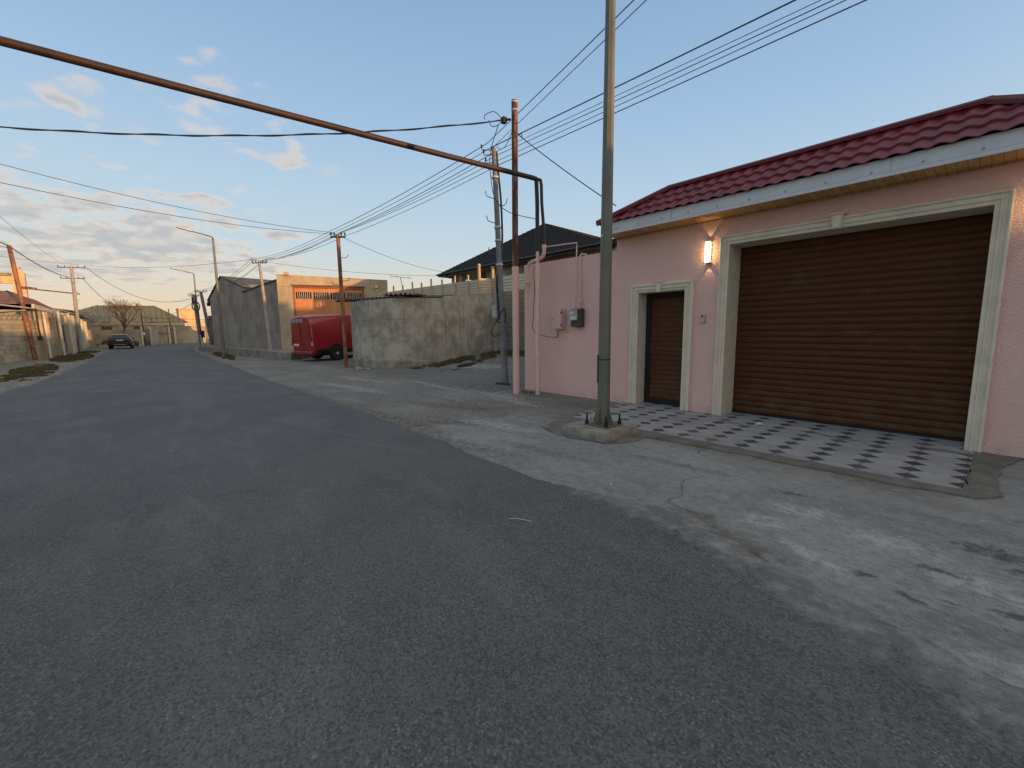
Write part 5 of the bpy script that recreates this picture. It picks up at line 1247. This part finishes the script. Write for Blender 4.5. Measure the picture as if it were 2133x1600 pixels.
def make_car():
    O = Vector((-58.6, -1.05, .012)); HD = math.radians(-88); PT = 0
    B = thing('parked_car', 'black hatchback parked at the left kerb far down the street, seen from behind', 'car', O)
    def put(m, name, mat, par=None): return xform(m, O, HD, PT).build(name, mat, par or B)
    def prof(w, zb, zm, zt, wt, y):
        h = [(0, zb), (w-.08, zb), (w, zb+.12), (w+.01, lerp(zb, zm, .55)), (w-.02, zm), (lerp(w, wt, .5), lerp(zm, zt, .5)), (wt, zt-.06), (wt-.10, zt-.01), (0, zt)]
        return [(x, y, z) for x, z in h+[(-x, z) for x, z in reversed(h[1:-1])]]
    st = [prof(.80, .40, .80, .88, .70, -.02), prof(.87, .30, .90, 1.02, .74, .05), prof(.90, .26, .98, 1.20, .66, .22), prof(.92, .24, 1.0, 1.42, .60, .60), prof(.92, .22, 1.0, 1.47, .60, 1.3), prof(.92, .22, .99, 1.46, .60, 2.2),
          prof(.92, .22, .97, 1.15, .62, 3.0), prof(.90, .24, .88, .98, .68, 3.4), prof(.84, .28, .74, .80, .66, 4.2)]
    body = put(loft(st), 'body', M['carpaint'])
    m = MB(); V = [(-.60, .13, 1.06), (.60, .13, 1.06), (.52, .52, 1.38), (-.52, .52, 1.38)]; m.slab([(v[0], v[1]-.03, v[2]+.02) for v in V], (0, .01, .0)); put(m, 'rear_window', M['glass'], body)
    m = MB(); V = [(.865, .75, 1.03), (.865, 2.7, 1.03), (.66, 2.2, 1.38), (.66, .95, 1.38)]; m.slab(V, (.012, 0, .0)); m.slab([(-a+.0, b, c) for a, b, c in V], (-.012, 0, 0)); put(m, 'side_window', M['glass'], body)
    m = MB(); m.slab([(-.56, .58, 1.44), (.56, .58, 1.44), (.56, 2.1, 1.475), (-.56, 2.1, 1.475)], (0, 0, .012)); put(m, 'roof_reflection', M['hub'], body)  # pale sheet standing in for the sky reflected on the black roof
    m = MB(); m.box(-.26, .26, -.06, -.03, .82, .93); put(m, 'number_plate', M['plate'], body)
    m = MB(); m.box(-.84, .84, -.07, .10, .36, .62); bevel(put(m, 'bumper', M['carpaint'], body), .03, 2)
    m = MB(); m.box(-.5, .5, -.075, -.071, .40, .46); put(m, 'lower_trim', M['lampbody'], body)
    for s in (-1, 1):
        m = MB(); m.box(s*.70-.14, s*.70+.14, -.02, .16, .86, 1.0); bevel(put(m, 'tail_lamp', M['taill'], body), .01)
        m = MB(); m.box(s*.98-.08, s*.98+.08, 2.45, 2.6, 1.0, 1.14); bevel(put(m, 'wing_mirror', M['carpaint'], body), .02)
        for yw in (.78, 3.4):
            m = MB(); m.disc((s*.82, yw, .32), (1, 0, 0), .32, .22, 24); wh = put(m, 'wheel', M['rubber'])
            m = MB(); m.disc((s*.925, yw, .32), (1, 0, 0), .20, .02, 16); put(m, 'rim', M['hub'], wh)
make_car()

# ---------------------------------------------------------------- left side of the street
def left_wall():
    B = thing('block_wall', 'whitewashed block wall along the left verge with a pierced block band on top', 'wall', (-38, -4.6, 0))
    line = [(-24, -8.4), (-30, -6.8), (-34.5, -5.75), (-38.3, -4.95), (-40.2, -4.45)]
    tz = [2.05, 2.15, 2.25, 2.36, 2.42]
    m = MB(); n = len(line); V = []
    for i, (x, y) in enumerate(line): V += [(x, y, -.3), (x, y, tz[i]), (x-.1, y-.3, tz[i]), (x-.1, y-.3, -.3)]
    m.add(V, [(i*4+k, i*4+(k+1) % 4, (i+1)*4+(k+1) % 4, (i+1)*4+k) for i in range(n-1) for k in range(4)]+[(0, 1, 2, 3), (4*n-4, 4*n-3, 4*n-2, 4*n-1)])
    m.build('wall', M['blockL'], B)
    # pierced blocks: frames with a round hole
    m = MB()
    L = [Vector((*p, z)) for p, z in zip(line, tz)]
    tot = 0; pts = []
    for a, b in zip(L, L[1:]):
        k = int((b-a).length/.5)
        for i in range(k): pts.append((a.lerp(b, (i+.5)/k), (b-a).normalized(), (b-a).length/k))
    for c, d, w in pts:
        if c.x < -39.4: continue
        h = .36; dz = Vector((0, 0, 1)); nr = Vector((d.y, -d.x, 0)); c = c+dz*h/2+Vector((-.05, -.15, 0))
        ring = []; outer = []
        for k in range(8):
            a = math.pi/8+k*math.pi/4; ring.append(c+d*math.cos(a)*w*.33+dz*math.sin(a)*h*.33)
            q = max(abs(math.cos(a)), abs(math.sin(a))); outer.append(c+d*math.cos(a)/q*w/2+dz*math.sin(a)/q*h/2)
        for s in (.06, -.06):
            m.add([p+nr*s for p in ring]+[p+nr*s for p in outer], [(k, (k+1) % 8, (k+1) % 8+8, k+8) for k in range(8)])
        m.add([p+nr*.06 for p in ring]+[p-nr*.06 for p in ring], [(k, (k+1) % 8, (k+1) % 8+8, k+8) for k in range(8)])
        m.add([p+nr*.06 for p in outer]+[p-nr*.06 for p in outer], [(k, (k+1) % 8, (k+1) % 8+8, k+8) for k in range(8)])
    m.build('pierced_block', M['farwall'], B)
left_wall()
def red_house():
    B = thing('house', 'lime washed house with a rust red corrugated roof behind the left block wall', 'house', (-44, -7, 0))
    m = MB(); m.box(-52.5, -40.2, -10, -4.25, -.2, 3.05)
    m.build('wall', M['tanwall'], B)
    m = MB(); m.box(-52.4, -40.6, -4.249, -4.21, 0, .9); m.build('dado', M['farwall'], B)
    r = MB()
    a = [(-39.4, -4.5), (-54, -4.5), (-54, -11), (-39.4, -11)]
    R0 = Vector((-41.8, -5.8, 4.25)); R1 = Vector((-53.0, -5.8, 4.35)); z = 3.38
    P = [Vector((x, y, z)) for x, y in a]
    r.slab([P[0], P[1], R1, R0], (0, 0, .05)); r.slab([P[2], P[3], R0, R1], (0, 0, .05)); r.slab([P[3], P[0], R0], (0, 0, .05)); r.slab([P[1], P[2], R1], (0, 0, .05))
    # standing ribs
    for i in range(30):
        t = (i+.5)/30; x = lerp(-39.6, -53.8, t); yb, zb = -4.5, z+.06
        k = 1.0
        if x > -41.8: k = (x+39.4)/(-2.4)
        if x < -53: k = (x+54)/1.0
        k = max(.02, min(1, k)); q = Vector((x, lerp(-4.5, -5.8, k), lerp(z, 4.28, k)+.06)); r.tube([(x, yb, zb), q], .03, 4)
    for i in range(12):
        t = (i+.5)/12; y = lerp(-4.7, -10.8, t); k = 1-abs(y+5.8)/(1.3 if y > -5.8 else 5.2); q = Vector((lerp(-39.4, -41.8, k), y, lerp(z, 4.25, k)+.06)); r.tube([(-39.4, y, z+.06), q], .03, 4)
    r.build('roof', M['redroof'], B)
    m = MB(); m.box(-53.9, -39.5, -4.52, -4.40, 3.12, 3.40); m.build('eave_board', M['whitepole'], B)
    # porch of rusty posts on the near side
    m = MB(); m.box(-40.2, -31.5, -8.4, -7.6, 1.8, 3.0); m.build('porch_wall', M['palesheet'], B)
    for x in (-39.2, -37.2, -35.2, -33.0):
        m = MB(); m.box(x-.09, x+.09, -7.6, -7.4, 1.5, 3.45); m.build('porch_post', M['orangepole'], B)
    m = MB(); m.slab([(-40.0, -7.0, 3.45), (-31, -7.9, 3.35), (-31, -11, 4.3), (-40, -11, 4.6)], (0, 0, .08)); m.build('porch_roof', M['rustpole'], B)
    m = MB(); m.box(-44.3, -43.2, -4.25, -4.21, 1.9, 2.7); m.box(-47.2, -46.9, -4.25, -4.2, 0, 2.9); build_each(m, 'patch', M['orangepole'], B)
    m = MB(); m.box(-45.5, -45.2, -4.25, -4.12, 0, 3.1); m.box(-48.8, -48.5, -4.25, -4.12, 0, 3.1); m.box(-42.0, -41.75, -4.25, -4.12, 0, 3.1); build_each(m, 'pilaster', M['blockL'], B)
    m = MB(); m.box(-51.3, -50.4, -4.25, -4.2, .1, 2.3); m.build('door', M['black'], B)
red_house()
def whitepost(x, y, h, label, lean=0):
    m = MB(); m.tube([(x, y, -.1), (x-lean, y-lean*.5, h)], .075, 8); return tag(m.build('gas_post', M['whitepole']), label, 'post', None)
whitepost(-39.9, -4.05, 2.95, 'whitewashed pipe post right after the thick rusty pole', .15)
whitepost(-43.6, -3.75, 3.15, 'whitewashed pipe post in the middle of the lit wall', .1)
whitepost(-49.2, -3.7, 3.2, 'whitewashed pipe post near the crossarm pole, by the dark doorway', .1)
m = MB(); m.tube([(-26, -7.2, 3.15), (-34, -5.3, 3.1), (-38.2, -4.65, 3.12), (-40, -4.1, 3.05), (-43.7, -3.8, 3.2), (-49.3, -3.75, 3.3), (-56, -3.6, 3.3)], .045, 8)
m.tube([(-26, -7.2, 2.85), (-34, -5.3, 2.7), (-38.2, -4.65, 2.95)], .03, 8)
tag(m.build('gas_pipe', M['whitepole']), 'pale gas pipe carried on white posts along the left wall', 'pipe')
m = MB(); m.tube([(-39.0, -4.3, 3.1), (-39.0, -4.3, 1.9), (-39.1, -4.28, 1.45)], .045, 8); m.box(-39.25, -38.95, -4.4, -4.2, 1.15, 1.45); tag(m.build('down_pipe', M['blackpipe']), 'short dark drop pipe with a small box on the left wall', 'pipe')
def sheds():
    specs = [(-57.5, -52.9, 3.35, 'palesheet', 'pale board shed with grey sheet roof just past the crossarm pole'),
             (-62.5, -57.6, 3.3, 'palesheet', 'second pale shed with a dark lintel on the left side'),
             (-67.0, -62.6, 3.2, 'greendoor', 'pale green metal garage on the left side of the street'),
             (-72.0, -67.1, 3.1, 'palesheet', 'last pale garage of the left row before the grassy bank')]
    for i, (a, b, h, mt, lab) in enumerate(specs):
        B = thing('garage', lab, 'garage', ((a+b)/2, -5, 0))
        m = MB(); m.box(a, b-.02, -9, -3.9-.03*i, -.2, h); m.build('wall', M[mt], B)
        yv = -3.9-.03*i
        m = MB(); m.box(a+.5, a+2.3, yv+.001, yv+.04, .1, 2.4); m.build('door', M['greendoor' if i == 1 else 'palesheet'], B)
        m = MB(); m.box(a+2.7, a+2.9, yv+.001, yv+.12, 0, h-.1); m.box(b-.5, b-.3, yv+.001, yv+.12, 0, h-.1); build_each(m, 'pilaster', M['whitepole'], B)
        if i < 2:
            m = MB(); m.box(a+3.2, a+3.9, yv+.001, yv+.03, .1, 1.3); m.build('hatch', M['black'], B)
        m = MB(); m.slab([(a-.1, -3.6, h+.15), (b+.1, -3.6, h+.15), (b+.1, -9.2, h+.95), (a-.1, -9.2, h+.95)], (0, 0, .07)); m.build('roof', M['asbestos'], B)
        m = MB(); m.box(a-.1, b+.08, -3.66, -3.60, h-.02, h+.149); m.build('eave_board', M['black'], B)
sheds()
def unfinished():
    B = thing('unfinished_building', 'unfinished block frame building with open floors rising behind the red roof', 'building', (-60, -9, 0))
    c = MB(); c.slab([(-62, -8.05, 0), (-62, -7.25, 0), (-62, -7.25, 7.35), (-62, -7.6, 7.9), (-62, -8.05, 7.75)], (-.7, 0, 0))
    c.box(-62.6, -62, -10.9, -10.4, 5.6, 6.34); c.box(-62.6, -62, -14.4, -13.9, 5.6, 6.34)
    build_each(c, 'column', M['unfin'], B)
    m = MB(); m.box(-62.5, -62.02, -24, -8.06, 6.35, 7.05); m.build('beam', M['unfin'], B)
    m = MB(); m.box(-64, -61.8, -24, -8.06, 7.06, 7.3); m.build('roof_slab', M['kerb'], B)
    m = MB(); m.box(-64, -61.9, -24, -8.06, 5.3, 5.58); m.build('floor_slab', M['unfin'], B)
    w = MB(); w.box(-64, -62.1, -23.8, -8.06, 0, 5.29); w.build('wall', M['unfin'], B)
    d = MB(); d.tube([(-62, -7.4, 5.95), (-66, -3.9, 5.85)], .06, 5); d.tube([(-61.8, -7.8, 6.05), (-62.2, -6.6, 5.95)], .12, 5); build_each(d, 'scaffold_board', M['rustpole'], B)
unfinished()

# ---------------------------------------------------------------- far end
def far_wall():
    B = thing('far_wall', 'long pale yard wall closing the street at the bend', 'wall', (-76, 2, 0))
    line = [(-70.5, -6), (-71.6, -1.0), (-72.6, .8), (-76.5, 2.6), (-81.2, 4.4), (-82.0, 8.5)]; tz = [1.95, 2.05, 2.1, 2.35, 2.6, 2.7]
    m = MB(); n = len(line); V = []
    for i, (x, y) in enumerate(line): V += [(x, y, -.3), (x, y, tz[i]), (x-.25, y, tz[i]), (x-.25, y, -.3)]
    m.add(V, [(i*4+k, i*4+(k+1) % 4, (i+1)*4+(k+1) % 4, (i+1)*4+k) for i in range(n-1) for k in range(4)]+[(0, 1, 2, 3), (4*n-4, 4*n-3, 4*n-2, 4*n-1)])
    m.build('wall', M['farwall'], B)
    m = MB(); m.prism([(-72.9, 1.1), (-74.0, 1.65), (-73.9, 1.7), (-72.8, 1.15)], 0, 2.15); m.build('door', M['window'], B)
    m = MB(); 
    for (x, y) in ((-72.55, .9), (-74.2, 1.75), (-79.6, 4.0), (-81.1, 4.7)): m.box(x-.1, x+.1, y-.12, y+.12, 0, 2.5)
    build_each(m, 'pier', M['whitepole'], B)
    m = MB(); m.prism([(-76.4, 2.75), (-79.3, 3.85), (-79.2, 3.9), (-76.3, 2.8)], 1.55, 1.72); m.build('lintel', M['winframe'], B)
far_wall()
def green_house():
    B = thing('house', 'low house with a wide olive green hipped roof at the end of the street', 'house', (-86, 0, 0))
    z = 3.2; a = [(-81.5, -9.0), (-82.5, 6.6), (-92, 6.6), (-92, -9.0)]; P = [Vector((x, y, z)) for x, y in a]; R0 = Vector((-86.5, -3.6, 5.6)); R1 = Vector((-86.5, 2.9, 5.75))
    r = MB(); r.slab([P[0], P[1], R1, R0], (0, 0, .06)); r.slab([P[2], P[3], R0, R1], (0, 0, .06)); r.slab([P[1], P[2], R1], (0, 0, .06)); r.slab([P[3], P[0], R0], (0, 0, .06))
    for i in range(24):
        t = (i+.5)/24; y = lerp(-8.8, 6.4, t); k = 1.0
        if y < -3.6: k = (y+9)/5.4
        if y > 2.9: k = (6.6-y)/3.7
        r.tube([(lerp(-81.5, -82.5, t), y, z+.08), (lerp(-81.9, -86.5, k), y, lerp(z, 5.68, k)+.08)], .03, 4)
    r.build('roof', M['greenroof'], B)
    m = MB(); m.box(-91, -82.8, -8.4, 6.1, 0, 3.15); m.build('wall', M['tanwall'], B)
    m = MB(); m.box(-82.79, -82.6, -8.4, 6.1, 2.75, 3.18); m.build('eave_board', M['whitepole'], B)
    for y in (-6, -3.2, .2, 3.6): 
        m = MB(); m.box(-82.8, -82.74, y, y+1.1, 1.4, 2.6); m.build('window', M['window'], B)
green_house()
def tower():
    B = thing('house', 'tall square block house catching the sun behind the green roof', 'house', (-97, 8, 0))
    m = MB(); m.box(-99, -94.5, 6.3, 8.6, 0, 5.75); m.box(-99, -93, 5.2, 9.6, 0, 3.6); m.build('wall', M['unfin'], B)
    m = MB(); m.box(-99.1, -94.4, 6.2, 8.7, 5.75, 5.9); m.build('parapet', M['unfin'], B)
    m = MB(); m.box(-93.0, -92.95, 6.5, 7.1, 1.3, 2.4); m.build('window', M['window'], B)
tower()
def far_blocks():
    def hs(x, y, w, d, h, roofmat, wallmat, lab, rh=1.2):
        B = thing('house', lab, 'house', (x, y, 0)); m = MB(); m.box(x-w/2, x+w/2, y-d/2, y+d/2, 0, h); m.build('wall', M[wallmat], B)
        m = MB(); m.slab([(x-w/2-.3, y-d/2-.3, h), (x+w/2+.3, y-d/2-.3, h), (x+w/2+.3, y, h+rh), (x-w/2-.3, y, h+rh)], (0, 0, .08)); m.slab([(x-w/2-.3, y+d/2+.3, h), (x+w/2+.3, y+d/2+.3, h), (x+w/2+.3, y, h+rh), (x-w/2-.3, y, h+rh)], (0, 0, .08)); m.build('roof', M[roofmat], B)
    hs(-112, 12.5, 9, 7, 2.9, 'redroof', 'farwall', 'tiny far house beyond the bend, right of the sunlit block house')
    hs(-62, 9.6, 8, 4.5, 2.7, 'asbdark', 'greywall', 'low dark outbuilding beyond the warehouse end', .7)
    B = thing('yard_wall', 'low rough brick wall joining the warehouse end to the dark poles', 'wall', (-48, 6, 0)); m = MB(); m.slab([(-44.7, 4.95, 0), (-53, 5.9, 0), (-53, 5.9, 2.5), (-44.7, 4.95, 3.0)], (-.03, .3, 0)); m.build('wall', M['stone'], B)
far_blocks()
def small_posts():
    for (x, y, h, r, mt, lab) in ((-69.8, 1.0, 4.6, .06, 'rustpole', 'thin rusty post with a round white dial before the far wall door'), (-76.0, 4.0, 4.9, .06, 'rustpole', 'thin brown post before the arch of the far wall')):
        B = thing('gas_post', lab, 'post', (x, y, 0)); MB().tube([(x, y, -.1), (x, y, h)], r, 8).build('post', M[mt], B)
        if x > -72:
            m = MB(); m.disc((x+.1, y, 1.52), (1, -.1, 0), .19, .05, 16); m.build('dial', M['plate'], B)
    m = MB(); m.tube([(-69.8, 1.0, 3.5), (-76, 4.0, 3.6), (-80, 7.2, 3.6), (-82, 9.5, 3.5)], .045, 6); tag(m.build('gas_pipe', M['rustpole']), 'thin dark gas pipe strung level between the far posts', 'pipe')
small_posts()
def bare_tree(x, y, z, h, label):
    rnd = random.Random(5); B = thing('bare_tree', label, 'tree', (x, y, z)); tr = MB(); cr = MB()
    def branch(p, d, L, r, lv):
        q = [p]; dd = d.copy(); n = 4
        for i in range(n):
            dd = (dd+Vector((rnd.uniform(-.16, .16), rnd.uniform(-.16, .16), rnd.uniform(-.05, .12)))).normalized(); q.append(q[-1]+dd*L/n)
        (tr if lv < 1 else cr).tube(q, [max(lerp(r, r*.6, i/n), .011) for i in range(n+1)], 5 if lv < 2 else 3)
        if lv >= 5: return
        k = 6 if lv == 0 else rnd.choice((3, 3, 4))
        for i in range(k):
            a = rnd.uniform(0, 2*math.pi); s = Vector((math.cos(a), math.sin(a), 0)); nd = (dd*rnd.uniform(.6, 1.0)+s*rnd.uniform(.4, .75)+Vector((0, 0, .16))).normalized()
            st = q[-1] if rnd.random() < .6 else q[-2]
            branch(st, nd, L*rnd.uniform(.62, .86), r*.58, lv+1)
    branch(Vector((x, y, z)), Vector((.0, -.02, 1)), h*.27, .13, 0)
    tr.build('trunk', M['bark'], B); cr.build('crown', M['bark'], B)
bare_tree(-70.2, -.95, .3, 6.6, 'leafless twiggy tree behind the black car')
# grassy bank behind the car
m = MB(); 
def mound(cx, cy, rx, ry, h, name, mat, seed):
    m = MB(); V = []; N = 16; K = 6
    for j in range(K+1):
        for i in range(N):
            a = 2*math.pi*i/N; t = j/K; rr = 1+.12*noise.noise(Vector((math.cos(a)*2, math.sin(a)*2, seed)))
            V.append((cx+rx*t*rr*math.cos(a), cy+ry*t*rr*math.sin(a), h*(1-t*t)+.03*noise.noise(Vector((cx+i, cy+j, 0)))-.03*(j == K)))
    m.add(V, [(j*N+i, j*N+(i+1) % N, (j+1)*N+(i+1) % N, (j+1)*N+i) for j in range(K) for i in range(N)], True)
    o = m.build(name, mat); o['kind'] = 'structure'
mound(-68.5, -1.4, 2.6, 2.2, .75, 'earth_bank', M['kerb'], 3)

# ---------------------------------------------------------------- grass and small litter
def grass_patch(name, cx, cy, rx, ry, n, hgt, seed, rot=0):
    rnd = random.Random(seed); m = MB(); V = []; Fc = []
    for i in range(n):
        a = rnd.uniform(0, 2*math.pi); t = rnd.random()**.55
        lx, ly = rx*t*math.cos(a), ry*t*math.sin(a); x = cx+lx*math.cos(rot)-ly*math.sin(rot); y = cy+lx*math.sin(rot)+ly*math.cos(rot)
        if noise.noise(Vector((x*1.1, y*1.6, seed)))+.5*noise.noise(Vector((x*4, y*4, seed))) < -.30+t*.55: continue
        z = gh(x, y)-.015; h = hgt*rnd.uniform(.4, 1.2)*(1.15-t*.6); w = h*.16+.006; b = rnd.uniform(0, math.pi); dx, dy = math.cos(b)*w, math.sin(b)*w
        k = len(V); V += [(x-dx, y-dy, z), (x+dx, y+dy, z), (x+rnd.uniform(-.6, .6)*h, y+rnd.uniform(-.6, .6)*h, z+h)]; Fc.append((k, k+1, k+2))
    m.add(V, Fc); me = m.build(name, M['grass']); me['kind'] = 'stuff'; me['label'] = name.replace('_', ' ')
    return me
grass_patch('verge_grass', -40.5, -3.1, 6.8, 1.0, 42000, .13, 1, .03)
grass_patch('verge_grass', -50.5, -2.9, 4.0, .7, 12000, .12, 8, .0)
grass_patch('verge_grass', -26.5, -3.3, 6.0, .75, 26000, .11, 2, .05)
grass_patch('kerbside_grass', -34.0, 4.4, 6.5, .45, 22000, .16, 3, -.06)
grass_patch('lane_grass', -15.2, 11.3, 1.0, 3.2, 26000, .13, 4, .0)
grass_patch('lane_grass', -13.6, 9.6, .5, 1.3, 7000, .09, 14, .3)
grass_patch('lane_grass', -12.4, 12.7, 4.2, .8, 20000, .15, 5, .0)
grass_patch('bank_grass', -68.4, -1.3, 2.2, 1.9, 9000, .9, 6)
grass_patch('weeds', -9.0, 7.6, .32, .2, 700, .07, 7)
grass_patch('weeds', -7.5, 7.0, .45, .18, 700, .05, 9)
def rubble(name, lab, cx, cy, rx, ry, n, s, seed, mat):
    rnd = random.Random(seed); m = MB()
    for i in range(n):
        x = cx+rnd.gauss(0, rx); y = cy+rnd.gauss(0, ry); r = s*rnd.uniform(.3, 1.2); z = gh(x, y)
        P = [Vector((rnd.uniform(-1, 1), rnd.uniform(-1, 1), rnd.uniform(-.2, 1)*.8))*r+Vector((x, y, z)) for _ in range(6)]
        m.add(P, [(0, 1, 2), (0, 2, 3), (0, 3, 4), (0, 4, 5), (1, 2, 5), (2, 3, 5), (1, 4, 5), (0, 1, 4)])
    o = m.build(name, mat); o['kind'] = 'stuff'; o['label'] = lab
rubble('gravel', 'loose pale gravel along the pavement edge', -4.5, 4.3, 3.0, .9, 260, .012, 1, M['litter'])
rubble('gravel', 'loose stones at the foot of the poles', -8.2, 7.0, .8, .35, 240, .03, 2, M['kerb'])
rubble('gravel', 'scattered grit on the asphalt', -3.5, 1.2, 3.5, 1.6, 160, .008, 3, M['litter'])
rubble('rubble', 'bits of lime and rubble under the curved lane wall', -17.6, 6.9, .5, .2, 50, .05, 4, M['litter'])
rubble('rubble', 'stones along the foot of the rubble block wall', -14.5, 13.3, 1.8, .15, 90, .09, 5, M['stone'])
m = MB(); m.add([(-2.30, 7.02, .03), (-2.22, 7.0, .045), (-2.18, 7.07, .03), (-2.26, 7.1, .05), (-2.33, 7.07, .03), (-2.25, 7.05, .075)], [(0, 1, 5), (1, 2, 5), (2, 3, 5), (3, 4, 5), (4, 0, 5)])
tag(m.build('crumpled_paper', M['litter']), 'crumpled white paper on the tiles near the garage shutter', 'litter')
m = MB(); m.tube([(-2.42, 2.10, .017), (-2.38, 2.15, .018), (-2.26, 2.20, .017)], .0028, 5); tag(m.build('twig', M['litter']), 'thin pale straw lying on the bare asphalt', 'twig')

# ---------------------------------------------------------------- unseen houses added behind the camera, shaped to shade the street
def occluder(x0, x1, y0, y1, h, lab):
    B = thing('house', lab, 'house', ((x0+x1)/2, (y0+y1)/2, 0)); m = MB(); m.box(x0, x1, y0, y1, -.2, h-.2); m.build('wall', M['tanwall'], B)
    m = MB(); m.box(x0-.1, x1+.1, y0-.05, y1+.05, h-.2, h); m.build('roof', M['redroof'], B)
occluder(12, 20, 13.2, 17.2, 6.9, 'tall unseen flat roofed house added behind the pink yard as a shade caster')
occluder(12, 20, 17.4, 19.0, 6.15, 'narrow unseen flat roofed house added for shade between the tall and the long neighbour')
occluder(12, 20, 19.2, 36, 5.75, 'long unseen flat roofed house added at the back of the pink yard for shade')
occluder(12, 20, 3.9, 13.0, 4.9, 'low unseen flat roofed house added beside the street behind the viewer to cast shade')
occluder(34, 42, -40, 20, 5.3, 'long unseen house row added behind the viewer to keep the street shaded')
